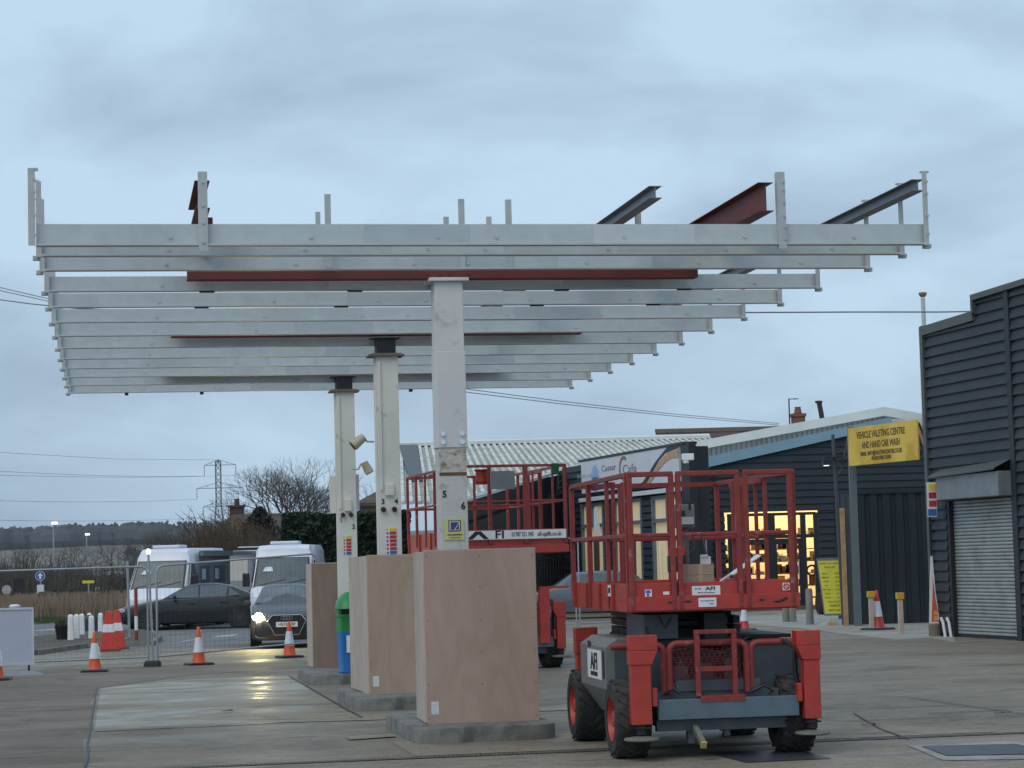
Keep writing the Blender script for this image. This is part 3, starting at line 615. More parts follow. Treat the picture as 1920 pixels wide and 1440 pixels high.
def make_lift(name, label, loc, yaw, px0, px1, py0, py1, z0, z1, zr, posts, sidestep, banner, group):
    c = thing(name, label, 'scissor lift', (loc[0], loc[1], 0), yaw, group)
    # chassis
    m = MB(); m.box(-.58, .58, -.28, 2.75, .30, .62); m.box(-.40, .40, -.30, 2.6, .62, .72)
    m.box(-.60, .66, -.34, -.25, .16+.1, .36); m.box(-.62, .60, 2.62, 2.7, .26, .5)
    for y in (0, 2.2): m.cyl((-.75, y, .37), (.75, y, .37), .07, n=10)
    m.box(-.30, -.24, -.3, -.2, .14, .3); m.box(.05, .1, -.3, -.2, .2, .3)
    m.build('chassis', liftgrey, c)
    m = MB(); m.bar((-.25, -.36, .30), (-.23, -.62, .155), .05, .05); ta = m.build('tow_arm', padmat, c); m = MB(); m.bar((-.23, -.622, .154), (-.229, -.64, .144), .054, .06); m.build('tip', mat('dull yellow paint', (.5, .42, .12), .6), ta)
    m = MB(); m.box(-.60, .73, -.44, -.34, .37, .555); m.build('front_beam', bumper, c, bevel=.006)
    m = MB(); m.box(-.20, .22, -.448, -.33, .5555, .582); m.box(-.20, .22, -.448, -.4405, .525, .5550); m.build('step_plate', liftrail, c)
    # dark innards behind the bars
    m = MB(); m.box(-.46, .30, .02, .3, .60, .98); m.build('engine_bay', dark, c)
    m = MB(); m.box(-.44, .24, -.22, -.05, .60, .68); m.box(-.12, .0, -.1, .02, .7, .86); m.box(.12, .2, -.1, .02, .72, .9); m.box(-.36, -.24, -.1, .02, .72, .84); m.build('valve_block', liftgrey, c)
    # side modules
    m = MB(); x0, x1, ya, yb = -.93, -.50, .42, 1.82
    m.prism([(x0, .62), (x0, 1.02), (x0+.12, 1.10), (x1, 1.10), (x1, .34), (x0+.2, .34)], lambda x, z: Vector((x, ya, z)), lambda x, z: Vector((x, yb, z)))
    ml = m.build('side_tray', liftside, c, bevel=.008)
    m = MB(); m.box(-.84, -.50, .0+.38, ya-.002, .56, 1.06); m.build('tray_end', liftgrey, ml)
    m = MB(); m.box(x0-.006, x0-.001, .62, 1.38, .70, .98); s = m.build('name_plate', sticker, ml)
    text('AFI', .23, black, s, Matrix.Translation((x0-.009, 1.0, .86)) @ Matrix.Rotation(-math.pi/2, 4, 'Z') @ FRONT, bold=.004, sx=1.2)
    text('01787 321 045', .06, black, s, Matrix.Translation((x0-.009, 1.0, .745)) @ Matrix.Rotation(-math.pi/2, 4, 'Z') @ FRONT)
    m = MB(); m.box(x0-.006, x0-.001, .46, .56, .72, .98); m.box(x0-.006, x0-.001, 1.2, 1.35, 1.0, 1.06); m.build('slot', dark, ml)
    m = MB(); m.prism([(.48, .34), (.48, 1.06), (.80, 1.06), (.90, .98), (.90, .56), (.7, .34)], lambda x, z: Vector((x, .34, z)), lambda x, z: Vector((x, 1.82, z)))
    m.build('side_tray', liftgrey, c, bevel=.008)
    m = MB(); m.box(-.62, -.49, .30, .4, .56, 1.06); m.build('tray_end', liftgrey, c)
    # bull bars
    def loop(x0, x1, y, zt, zb, both=3):
        rr = .075; pts = []
        if both & 1: pts += [(x0, y, zb)]; pts += [(x0+rr-rr*math.cos(R(a)), y, zt-rr+rr*math.sin(R(a))) for a in (0, 22, 45, 68, 90)]
        else: pts += [(x0, y, zt)]
        if both & 2: pts += [(x1-rr+rr*math.sin(R(a)), y, zt-rr+rr*math.cos(R(a))) for a in (0, 22, 45, 68, 90)]; pts += [(x1, y, zb)]
        else: pts += [(x1, y, zt)]
        mm = MB(); mm.tube(pts, .033, 10); return mm.build('guard_bar', liftrail, c, smooth=50)
    loop(-.455, .275, -.30, 1.06, .60); loop(-1.0, -.50, -.27, 1.05, .60, 2); loop(.325, .95, -.27, 1.05, .60, 1)
    m = MB(); m.box(-.44, .26, -.285, -.27, .66, .70)
    for k in range(26):
        x = -.44+k*.028*1.0
        for s_ in (-1, 1):
            xa = -.44+k*.05; 
            a = Vector((xa, -.26, .70)); b_ = Vector((xa+s_*.16, -.26, 1.02))
            if -.44 <= a.x <= .26:
                if b_.x > .26: f = (.26-a.x)/(b_.x-a.x); b_ = a.lerp(b_, f)
                if b_.x < -.44: f = (-.44-a.x)/(b_.x-a.x); b_ = a.lerp(b_, f)
                if (b_-a).length > .01: m.bar(a, b_, .004, .007, up=(0, 1, 0))
    for k in range(13): m.box(-.44, .26, -.266, -.262, .715+k*.024, .718+k*.024)
    m.build('mesh_screen', liftrail, c)
    m = MB()
    for x in (-.21, .14): m.box(x-.024, x+.024, -.41, -.365, .575, 1.145)
    m.box(-.236, .166, -.412, -.363, 1.1455, 1.185); m.box(-.185, .115, -.405, -.37, .80, .845); m.build('ladder', liftrail, c, bevel=.004)
    leg(c, -.87, -.665, -.52, 1); leg(c, .76, .935, -.50, -1); leg(c, -.88, -.70, 2.42, 1); leg(c, .72, .90, 2.42, -1)
    m = MB(); m.tube([(.62, -.3, 1.07), (.72, -.35, 1.0), (.71, -.38, .8), (.74, -.40, .6)], .018, 6); m.tube([(.66, -.3, 1.07), (.745, -.35, .95), (.735, -.38, .75), (.75, -.40, .6)], .012, 6); m.build('hose', stub, c, smooth=60)
    for (a, b_, y, s_) in ((-.97, -.64, 0, -1), (.60, .93, 0, 1), (-.97, -.64, 2.2, -1), (.60, .93, 2.2, 1)): wheel(c, a, b_, y, .37, s_)
    # scissor stack
    m = MB(); zb = .98; n = 4; hh = (z0-.03-zb)/n
    for k in range(n):
        for x in (-.45, -.33, .16, .28): m.bar((x, .05, zb+k*hh+.02), (x, 2.5, zb+(k+1)*hh-.02), .06, min(.12, hh*.8))
    m.box(-.50, -.1, .0, .2, .95, 1.08); m.box(-.52, .5, .1, .5, .72, .96); m.cyl((-.5, .1, zb+.1), (.30, .1, zb+.1), .05, n=8); m.cyl((-.5, .3, zb+.25), (.30, .3, zb+.25), .05, n=8)
    m.box(-.05, .16, -.02, .5, 1.02, z0-.03); m.box(-.48, .30, .35, .4, .96, z0-.02)
    m.build('scissor_stack', dark, c)
    m = MB(); m.box(.335, .88, -.04, .335, .56, 1.05); m.build('front_panel', liftgrey, c, bevel=.004); m = MB(); m.box(-.62, -.485, -.08, -.06, .56, 1.05); m.build('front_panel', liftgrey, c, bevel=.004)
    m = MB(); m.box(-.50, .88, .34, 2.5, 1.065, 1.10); m.build('deck_plate', dark, c)
    m = MB(); m.box(-.62, -.30, .0, .9, 1.10, z0-.03); m.build('cylinder_cover', liftgrey, c)
    # platform
    m = MB(); m.box(px0, px1, py0, py1, z0, z0+.10); m.box(px0-.02, px1+.02, py0-.02, py0+.02, z0+.012, z0+.145); m.box(px0+.01, px1-.01, py1-.02, py1, z0+.1, z1)
    m.box(px0, px0+.02, py0+.02, py1-.02, z0+.1, z1); m.box(px1-.02, px1, py0+.02, py1-.02, z0+.1, z1); m.box(px0+.022, px1-.022, py0+.0205, py0+.035, z0+.1, z1)
    for k in range(5): 
        y = py0+.1+k*(py1-py0-.2)/4; m.box(px0-.03, px0-.0005, y-.02, y+.02, z0+.01, z1)
    pf = m.build('platform', liftred, c, bevel=.004)
    zm = (z1+zr)/2+.02
    W = px1-px0
    def sq(p0, p1, w=.048): mm.bar(p0, p1, w, w, up=(0, 1, 0) if abs(p0[2]-p1[2]) > .2 else (0, 0, 1))
    for a, b_ in posts:      # front rail sections, each between two posts
        mm = MB()
        sq((px0+a*W, py0, z1-.25), (px0+a*W, py0, zr)); sq((px0+b_*W, py0, z1-.25), (px0+b_*W, py0, zr))
        sq((px0+a*W-.02, py0, zr), (px0+b_*W+.02, py0, zr)); sq((px0+a*W, py0+.002, zm-.08), (px0+b_*W, py0+.002, zm-.08), .034)
        mm.build('guard_rail', liftrail, c, bevel=.008)
    for x in (px0, px1):
        mm = MB(); n = max(3, int((py1-py0)/sidestep+.999))
        for k in range(n+1):
            y = py0+.06+(py1-py0-.06)*k/n; sq((x, y, z1-.25), (x, y, zr-.01), .04 if k % 2 else .05)
        sq((x, py0+.03, zr), (x, py1, zr), .045); sq((x, py0+.03, zm-.08), (x, py1, zm-.08), .04)
        mm.build('guard_rail', liftrail, c, bevel=.006)
    mm = MB()
    for k in range(4): sq((px0+W*k/3, py1, z1-.1), (px0+W*k/3, py1, zr))
    sq((px0, py1, zr), (px1, py1, zr)); sq((px0, py1, zm-.08), (px1, py1, zm-.08)); mm.build('guard_rail', liftrail, c)
    # extension deck rails half way along
    mm = MB(); y = py0+(py1-py0)*.34
    for x in (px0+.06, px0+.16, px1-.06, px1-.18, px1-.30): sq((x, y+abs(x-px0)*.1, z1-.1), (x, y+abs(x-px0)*.1, zr-.03), .036)
    sq((px0+.06, y, zr-.05), (px0+.06, y+1.1, zr-.05)); sq((px1-.06, y, zr-.05), (px1-.06, y+1.2, zr-.05)); sq((px0+.06, y, zm-.11), (px1-.06, y+.1, zm-.11), .034)
    mm.build('extension_rail', liftrail, c, bevel=.006)
    return c, pf
LG = 'red scissor lifts on the forecourt'
FX = 313.0
fp = lambda px: (px-1175)/313.0
lift, pf = make_lift('scissor_lift', 'near red scissor lift at lower right with a cardboard box on its platform', (1.80, 21.62), .14, -.79, .80, -.25, 2.95, 1.357, 1.625, 2.64,
    [(fp(1178), fp(1256)), (fp(1269), fp(1381)), (fp(1396), fp(1480))], 1.08, None, LG)
def stick(parent, x, z, w_, h_, y, mt, nm): 
    m = MB(); m.box(x-w_/2, x+w_/2, y-.003, y-.0005, z-h_/2, z+h_/2); return m.build(nm, mt, parent)
s = stick(pf, -.07, 1.545, .27, .085, -.231, sticker, 'maker_label'); text('AFI', .045, black, s, TM(-.03, -.2345, 1.562), bold=.001, sx=1.5); text('SITE   HIRE', .016, black, s, TM(-.15, -.2345, 1.562), sx=.8); text('01787 321 045 afi-uplift.co.uk', .014, black, s, TM(-.07, -.2345, 1.525))
s = stick(pf, -.07, 1.435, .17, .085, -.2705, sticker, 'paper_notice'); text('MAX 2 PERSONS 365kg', .013, mat('pale blue print', (.1, .2, .45), .5), s, TM(-.07, -.2745, 1.45)); text('SWL', .02, MATS['pale blue print'], s, TM(-.03, -.2745, 1.42))
s = stick(pf, -.62, 1.53, .065, .075, -.231, sticker, 'warning_label'); m = MB(); m.box(-.645, -.60, -.2365, -.2345, 1.535, 1.56); m.box(-.635, -.615, -.2365, -.2345, 1.505, 1.53); m.build('label_print', bluep, s)
s = stick(pf, .70, 1.56, .07, .07, -.231, sticker, 'warning_label'); m = MB(); m.lathe([(.018, 0), (.03, 0), (.03, .002), (.018, .002)], (.70, -.2365, 1.56), 16, 'Y', cap=False); m.bar((.68, -.235, 1.58), (.72, -.235, 1.54), .002, .008, up=(0, 0, 1)); m.build('label_print', redp, s)
stick(pf, -.45, 1.53, .06, .03, -.231, sticker, 'torn_label')
m = MB(); m.box(-.816, -.812, .62, .80, 1.50, 1.61); s = m.build('side_label', sticker, pf); text('AFI', .07, black, s, Matrix.Translation((-.819, .71, 1.555)) @ Matrix.Rotation(-math.pi/2, 4, 'Z') @ FRONT, bold=.001)
# scuffs
for (x, z, l_) in ((-.45, 1.44, .05), (-.3, 1.445, .09), (-.12, 1.42, .05), (.42, 1.44, .06), (.55, 1.42, .1), (.62, 1.435, .07), (.66, 1.45, .05)):
    m = MB(); m.prism([(x, z), (x+l_*.6, z-.012), (x+l_, z+.006), (x+l_*.4, z+.014)], lambda x, z: Vector((x, -.2725, z)), lambda x, z: Vector((x, -.2705, z))); m.build('scuff', dark, pf)
# control box, hoses, tubes on the platform
m = MB(); m.box(-.29, -.08, .10, .24, 2.14, 2.36); cb = m.build('control_box', liftside, lift, bevel=.01)
m = MB(); m.box(-.22, -.10, .06, .095, 2.17, 2.24); m.build('control_panel', mat('pale panel', (.45, .46, .43), .5), cb)
m = MB(); m.cyl((-.14, .04, 2.30), (-.14, .04, 2.37), .012); m.cyl((-.2, .08, 2.25), (-.2, .08, 2.30), .02); m.build('joystick', stub, cb)
m = MB(); m.tube([(-.16, .2, 1.63), (-.16, .2, 2.2)], .035, 8); m.tube([(-.1, .25, 2.2), (-.05, .3, 1.95), (-.12, .3, 1.88), (-.2, .25, 2.0), (-.22, .2, 2.2)], .010, 6); m.tube([(.0, .22, 2.1), (.05, .25, 1.9), (.14, .28, 1.75)], .008, 6)
m.build('cable_loom', mat('grey brown conduit', (.13, .10, .09), .6), lift, smooth=50)
m = MB(); m.box(-.33, -.18, .12, .2, 1.88, 1.95); m.build('red_tool_box', redp, lift); m = MB(); m.box(-.33, -.18, .12, .25, 1.72, 1.875); m.build('black_tool_box', stub, lift)
m = MB(); m.tube([(-.62, -.05, 1.22), (-.55, -.08, 1.05), (-.4, -.1, .98), (-.2, -.12, 1.02), (.1, -.1, .95), (.35, -.1, 1.1)], .012, 6); m.tube([(-.5, -.06, 1.33), (-.44, -.1, 1.2), (-.38, -.08, 1.3)], .01, 6); m.tube([(.3, -.32, .60), (.42, -.38, .66), (.5, -.38, .60), (.46, -.36, .57)], .014, 6); m.tube([(-.52, -.32, .60), (-.44, -.38, .66), (-.38, -.38, .60)], .014, 6); m.build('hydraulic_hose', stub, lift, smooth=60)
def lp(x, y, z): return lift.matrix_basis @ Vector((x, y, z)) if False else Matrix.Translation((1.80, 21.62, 0)) @ Matrix.Rotation(.14, 4, 'Z') @ Vector((x, y, z))
m = MB(); m.box(-.13, .13, -.12, .12, 0, .19); bx = m.build('cardboard_box', card, None, bevel=.004); bx.location = lp(-.10, -.02, 1.60); bx.rotation_euler = (0, 0, .17); tag(bx, 'brown cardboard box standing on the platform of the near red lift', 'box')
m = MB(); m.box(-.02, .02, -.124, -.1205, .0, .19); m.box(-.128, .128, -.124, -.1205, .094, .097); m.build('tape', mat('tape', (.42, .30, .2), .4), bx)
# folded white metal trim leaning on the platform
m = MB(); a, b_ = lp(.14, -.12, 1.60), lp(.56, .5, 1.77)
m.prism([(-.06, 0), (-.05, .035), (.05, .10), (.09, .09), (.09, .08), (.055, .085), (-.04, .02), (-.05, 0)], lambda x, z: a+Vector((x, 0, z)), lambda x, z: b_+Vector((x, 0, z)))
tag(m.build('metal_flashing', white, None), 'folded white metal flashing lying across the platform of the near red lift', 'flashing')
m = MB(); P = lp(.06, .2, 0); m.box(-.05, .05, -.01, .01, 0, .14); m.box(-.05, .02, -.03, -.012, .14, .16); o = m.build('paper_docket', sticker, None); o.location = lp(.04, .24, 1.72); tag(o, 'white paper docket hung behind the cardboard box on the near lift', 'paper')
m = MB()
m.prism([(0, 0), (.13, .0), (.06, .27), (.02, .26)], lambda x, z: Vector((x, .0, z)), lambda x, z: Vector((x, .02, z))); o = m.build('plastic_shield', mat('pale plastic', (.55, .58, .6), .4), None); o.location = lp(-.78, 1.7, 2.12); o.rotation_euler = (0, 0, -1.2); tag(o, 'pale plastic sheet hanging on the left rail of the near red lift', 'plastic sheet')
lift2, pf2 = make_lift('scissor_lift', 'farther red scissor lift behind the plywood boxes with a long white AFI banner', (-.19, 40.0), .22, -.93, 1.05, -.3, 4.5, 2.0, 2.42, 3.53,
    [(.02, .30), (.31, .62), (.64, .985)], 1.0, 1, LG)
s = stick(pf2, .12, 2.33, 1.80, .155, -.330, sticker, 'banner')
m = MB(); m.prism([(-.75, 2.262), (-.60, 2.40), (-.50, 2.40), (-.36, 2.262), (-.45, 2.262), (-.55, 2.35), (-.65, 2.262)], lambda x, z: Vector((x, -.336, z)), lambda x, z: Vector((x, -.3342, z)))
m.build('logo_mark', mat('navy black', (.01, .01, .04), .5), s)
text('FI', .19, black, s, TM(-.17, -.3345, 2.33), bold=.004, sx=1.3); text('01787 321 045', .105, black, s, TM(.24, -.3345, 2.33), bold=.001, sx=.62); text('afi-uplift.co.uk', .105, black, s, TM(.72, -.3345, 2.33), bold=.001, sx=.72)
m = MB(); m.box(-.32, .12, -.36, -.33, 3.12, 3.44); m.build('grey_control_cover', mat('grey cover', (.16, .17, .18), .6), lift2)
m = MB(); m.lathe([(.0, 0), (.1, 0), (.12, .06), (.1, .22), (.14, .26), (0, .26)], (-.42, -.1, 3.22), 12); m.build('control_head', liftred, lift2)
m = MB(); m.box(.80, .92, -.34, -.28, 3.36, 3.56); m.build('green_glove', mat('dark green cloth', (.01, .07, .03), .8), lift2)
# fan-like white sticker wheel on its front, lower
m = MB()
for k in range(12):
    a = 2*math.pi*k/12; m.bar((.74+.03*math.cos(a), -.36, .98+.03*math.sin(a)), (.74+.10*math.cos(a), -.36, .98+.10*math.sin(a)), .004, .02, up=(-math.sin(a), 0, math.cos(a)))
m.build('fan_guard', white, lift2)
m = MB(); m.box(.45, .62, -.62, -.48, .45, 1.42); m.box(.45, .98, -.60, -.5, 1.38, 1.42); m.build('side_frame', liftred, lift2)
m = MB(); P = Matrix.Translation((-.19, 40.0, 0)) @ Matrix.Rotation(.22, 4, 'Z')
o = MB().box(-.09, .09, -.06, .06, 0, .35).build('blue_bin', binblue, None, bevel=.02); o.location = at(688, 1048, 41.5); o.location.z = 1.60; tag(o, 'blue paper towel holder seen between the middle and farthest columns', 'towel holder')
# ================================================================= CONES, BOLLARDS, BOARDS
def cone(loc, h, label, redm=orange, group='traffic cones', base=black, refl=True):
    c = thing('traffic_cone', label, 'traffic cone', loc, random.uniform(0, .6), group)
    r0, r1 = .17*h/.75, .028
    f = lambda z: r0*.8+(r1-r0*.8)*z
    m = MB(); s_ = .25*h/.75; m.rings([[Vector((x*s_*k, y*s_*k, z)) for x, y in ((-1, -.85), (-.85, -1), (.85, -1), (1, -.85), (1, .85), (.85, 1), (-.85, 1), (-1, .85))] for z, k in ((0, 1), (.03, 1), (.045, .92), (.05, .6))]); m.build('base', base, c)
    m = MB(); m.lathe([(r0*.95, .035), (f(0.06), .09*h), (f(.33), .33*h)], n=20, cap=False); m.build('lower_cone', redm, c, smooth=60)
    m = MB(); m.lathe([(f(.33)+.004, .33*h), (f(.72)+.004, .72*h)], n=20, cap=False); m.build('reflective_sleeve', conewhite, c, smooth=60)
    m = MB(); m.lathe([(f(.72), .72*h), (f(1.0), .99*h), (f(1.)*.6, h), (0, h)], n=20, cap=False); m.build('tip', redm, c, smooth=60)
    return c
def P2(px, py): p = gnd(px, py); return (p.x, p.y, .004)
cone(P2(178, 1260), .75, 'orange and white cone left of the fence joint, beside the lilac board')
cone(P2(373, 1247), .75, 'orange and white cone right of the fence joint')
cone(P2(543, 1233), .75, 'orange and white cone in front of the grey car with lit headlamp')
cone(P2(-6, 1276), .75, 'orange and white cone cut off by the left edge of the picture')
cone(P2(1646, 1181), .95, 'tall red and white cone beside the yellow-capped post at the gate', conered)
cone(P2(1396, 1182), .70, 'red and white cone seen over the right side of the near lift', conered)
for (px, py, lb, dx) in ((204, 1221, 'large red barrier cone with one white band by the white posts', 0), (213, 1219, 'large red barrier cone tucked behind its twin by the kerb', 1)):
    p = gnd(px, py); c = thing('barrier_cone', lb, 'traffic cone', (p.x, p.y+dx*.5, .0), .1, 'large red barrier cones')
    m = MB(); m.rings([[Vector((x*a, y*a*.7, z)) for x, y in ((-1, -.8), (-.8, -1), (.8, -1), (1, -.8), (1, .8), (.8, 1), (-.8, 1), (-1, .8))] for z, a in ((.06, .20), (.42, .15), (.45, .145))]); m.build('lower_cone', conered, c)
    m = MB(); m.rings([[Vector((x*a, y*a*.7, z)) for x, y in ((-1, -.8), (-.8, -1), (.8, -1), (1, -.8), (1, .8), (.8, 1), (-.8, 1), (-1, .8))] for z, a in ((.45, .147), (.64, .115))]); m.build('band', conewhite, c)
    m = MB(); m.rings([[Vector((x*a, y*a*.7, z)) for x, y in ((-1, -.8), (-.8, -1), (.8, -1), (1, -.8), (1, .8), (.8, 1), (-.8, 1), (-1, .8))] for z, a in ((.64, .118), (.86, .08), (.93, .07), (.95, .04))]); m.build('top', conered, c)
    m = MB(); m.box(-.27, .27, -.22, .22, 0, .06); m.build('base', mat('dirty red rubber', (.2, .05, .04), .8), c, bevel=.01)
posts = [(133, 1207, .76), (144, 1204, .74), (154, 1196, .68), (168, 1188, .62), (172, 1204, .70), (189, 1190, .64)]
for i, (px, py, hh) in enumerate(posts):
    p = gnd(px, py); m = MB(); hh = hh*1.02
    m.rings([[Vector((x*a, y*a, z)) for x, y in ((-1, -1), (1, -1), (1, 1), (-1, 1))] for z, a in ((0, .075), (hh-.06, .065), (hh-.02, .055), (hh, .02))]); m.box(-.05, .05, -.0765, -.070, .1, hh-.14)
    o = m.build('white_bollard', white, None, bevel=.01); o.location = (p.x, p.y, .10 if i > 99 else 0.0)
    tag(o, ['first white square plastic post from the left, next to the black planter', 'second white plastic post from the left in the tight row', 'third white plastic post of the row, in front of the dark sack', 'short white plastic post half hidden behind another', 'white plastic post just left of the near cone tip, nearest of the right pair', 'white plastic post nearest the large red cones'][i], 'bollard', 'white plastic posts')
p = gnd(117, 1206); c = thing('planter', 'black tapered tub left of the white plastic posts', 'planter', (p.x, p.y, 0), .2)
m = MB(); m.lathe([(.14, 0), (.19, .42), (.205, .44), (.205, .48), (.18, .48), (.17, .40), (0, .40)], n=18, cap=False); m.build('tub', stub, c, smooth=40)
m = MB(); random.seed(3)
for i in range(160):
    a, rr = random.random()*6.28, random.random()*.2; x, y, z = rr*math.cos(a), rr*math.sin(a), .45+random.random()*.14; d = Vector((random.uniform(-1, 1), random.uniform(-1, 1), random.uniform(.2, 1))).normalized()*.05; e = d.cross(Vector((.3, .4, .1))).normalized()*.02
    m.quad(Vector((x, y, z))-e, Vector((x, y, z))+e, Vector((x, y, z))+d+e, Vector((x, y, z))+d-e)
m.build('soil_plants', mat('mossy brown', (.06, .05, .03), .9), c)
p = gnd(163, 1190); m = MB()
m.rings([[Vector((x*a, y*a*.6, z)) for x, y in ((-1, -.6), (-.4, -1), (.5, -.9), (1, -.3), (.9, .7), (.1, 1), (-.8, .8))] for z, a in ((0, .28), (.25, .26), (.42, .22), (.54, .20), (.58, .12))]); o = m.build('dark_sack', mat('dark blue plastic', (.015, .02, .04), .4), None, smooth=50); o.location = (p.x, p.y+.5, 0); tag(o, 'dark blue sack standing behind the white plastic posts', 'sack')
# red and white survey pole
p = gnd(256, 1208); c = thing('striped_pole', 'thin red and white striped pole left of the dark saloon car', 'pole', (p.x, p.y, 0)); z = 0
for k in range(4):
    m = MB(); m.cyl((0, 0, z), (0.0, 0, z+.36), .045, n=8); m.build('stripe', [mat('dark red enamel', (.25, .03, .03), .5), white][k % 2] if k < 3 else MATS['dark red enamel'], c); z += .36
# pale board on a stand at left
p = gnd(40, 1266); c = thing('pavement_sign', 'blank pale lilac pavement board on a wide grey base at the left edge', 'sign board', (p.x, p.y, 0), .18)
m = MB(); m.box(-.75, .20, -.02, .02, .22, 1.21); m.build('panel', boardgrey, c)
m = MB(); m.box(-.78, .235, -.035, .035, 1.21, 1.25); m.box(-.78, .25, -.035, .035, .185, .22); m.box(.20, .235, -.03, .03, .22, 1.21); m.build('frame', alu, c)
m = MB(); m.box(.12, .16, -.02, .02, .08, .185); m.box(-.55, -.51, -.02, .02, .08, .185); m.build('spring_foot', stub, c)
m = MB(); m.hexa([(-.78, -.28, 0), (.40, -.28, 0), (.40, .28, 0), (-.78, .28, 0)], [(-.74, -.2, .08), (.22, -.2, .08), (.22, .2, .08), (-.74, .2, .08)]); m.build('base', mat('grey plastic base', (.2, .23, .25), .6), c)
p = at(36, 1140, 62); c = thing('utility_sign', 'small pale cabinet sign standing behind the lilac board', 'sign board', (p.x, p.y, 0)); m = MB(); m.box(-.24, .19, -.06, .06, 0.2, .95); m.build('cabinet', mat('pale grey green', (.30, .36, .36), .6), c); m = MB(); m.box(-.13, .06, -.066, -.0605, .55, .92); m.build('notice', mat('pale green notice', (.45, .52, .36), .6), c); m = MB(); m.lathe([(.0, .0), (.14, .0), (.15, .05), (.1, .08), (0, .08)], (-.12, 0, .98), 14); m.build('cap', white, c)
# ================================================================= TEMPORARY FENCES
def fence_panel(P0, P1, z0, z1, label, group, mesh=.10, wires=True, rail_m=None, zb=None):
    d = (P1-P0); L = math.hypot(d.x, d.y); yaw = math.atan2(d.y, d.x); dz0, dz1 = P0.z, P1.z
    c = thing('mesh_fence', label, 'fence', (P0.x, P0.y, 0), yaw, group); sl = (P1.z-P0.z)/L
    f = lambda x, z: Vector((x, 0, z+P0.z+sl*x))
    m = MB(); r_ = .021; m.tube([f(.03, z0), f(.03, z1-.12), f(.08, z1-.03), f(.15, z1), f(L-.15, z1), f(L-.08, z1-.03), f(L-.03, z1-.12), f(L-.03, z0)], r_, 8); m.tube([f(.03, z0+.13), f(L-.03, z0+.13)], r_*.9, 8)
    m.build('frame', tube_steel, c, smooth=50)
    if wires:
        m = MB(); n = int(L/mesh)
        for k in range(1, n): m.bar(f(k*L/n, z0+.13), f(k*L/n, z1-.0), .0024, .0024, up=(0, 1, 0))
        for k in range(1, 9): m.bar(f(.03, z0+.13+(z1-z0-.13)*k/9), f(L-.03, z0+.13+(z1-z0-.13)*k/9), .0018, .0018)
        m.build('wire_mesh', mat('thin mesh wire', (.05, .055, .055), .6), c)
    return c
FG = 'temporary mesh fence panels across the left entrance'
A = gnd(287, 1250); B0 = at(-190, 1255, 43.6); B0.z = 0
fence_panel(Vector((B0.x, B0.y, .0)), Vector((A.x-.06, A.y, .03)), .03, 1.93, 'left mesh fence panel in front of the hedge and the white posts', FG)
A2 = at(600, 1222, 46.3)
fence_panel(Vector((A.x+.06, A.y, .03)), Vector((A2.x, A2.y, .20)), .03, 1.93, 'mesh fence panel in front of the dark saloon and the grey car', FG)
m = MB(); m.rings([[Vector((x*a, y*a*.8, z)) for x, y in ((-1, -.5), (-.8, -1), (.8, -1), (1, -.5), (1, .5), (.8, 1), (-.8, 1), (-1, .5))] for z, a in ((0, .17), (.09, .16), (.12, .13))]); o = m.build('rubber_block', mat('dark rubber block', (.03, .03, .03), .8), None); o.location = (A.x, A.y-.05, .0); tag(o, 'dark block holding the two fence panel posts at their joint', 'fence foot')
p = at(1, 1, 44.85); m = MB(); p0, p1 = at(279, 1100, 45.1), at(278, 1036, 45.1); m.cyl((A.x-.02, A.y+.15, .1), p1, .022, n=8); o = m.build('support_pole', tube_steel, None); tag(o, 'thin pole with a white knob rising above the fence joint', 'pole'); m = MB(); m.lathe([(0, -.05), (.04, -.03), (.05, .02), (.03, .07), (0, .08)], p1, 10); m.build('knob', lampwhite, o, smooth=60)
# second post with stay, left of the pole
p = gnd(243, 1206); c = thing('stay_post', 'grey fence post with an angled foot beside the striped pole', 'post', (p.x, p.y, 0)); m = MB(); m.cyl((0, 0, .06), (-.03, 0, 2.15), .035, n=8); m.tube([(0, 0, .3), (0, -.02, .15), (-.3, -.3, .03)], .025, 6); m.build('post', tube_steel, c, smooth=40)
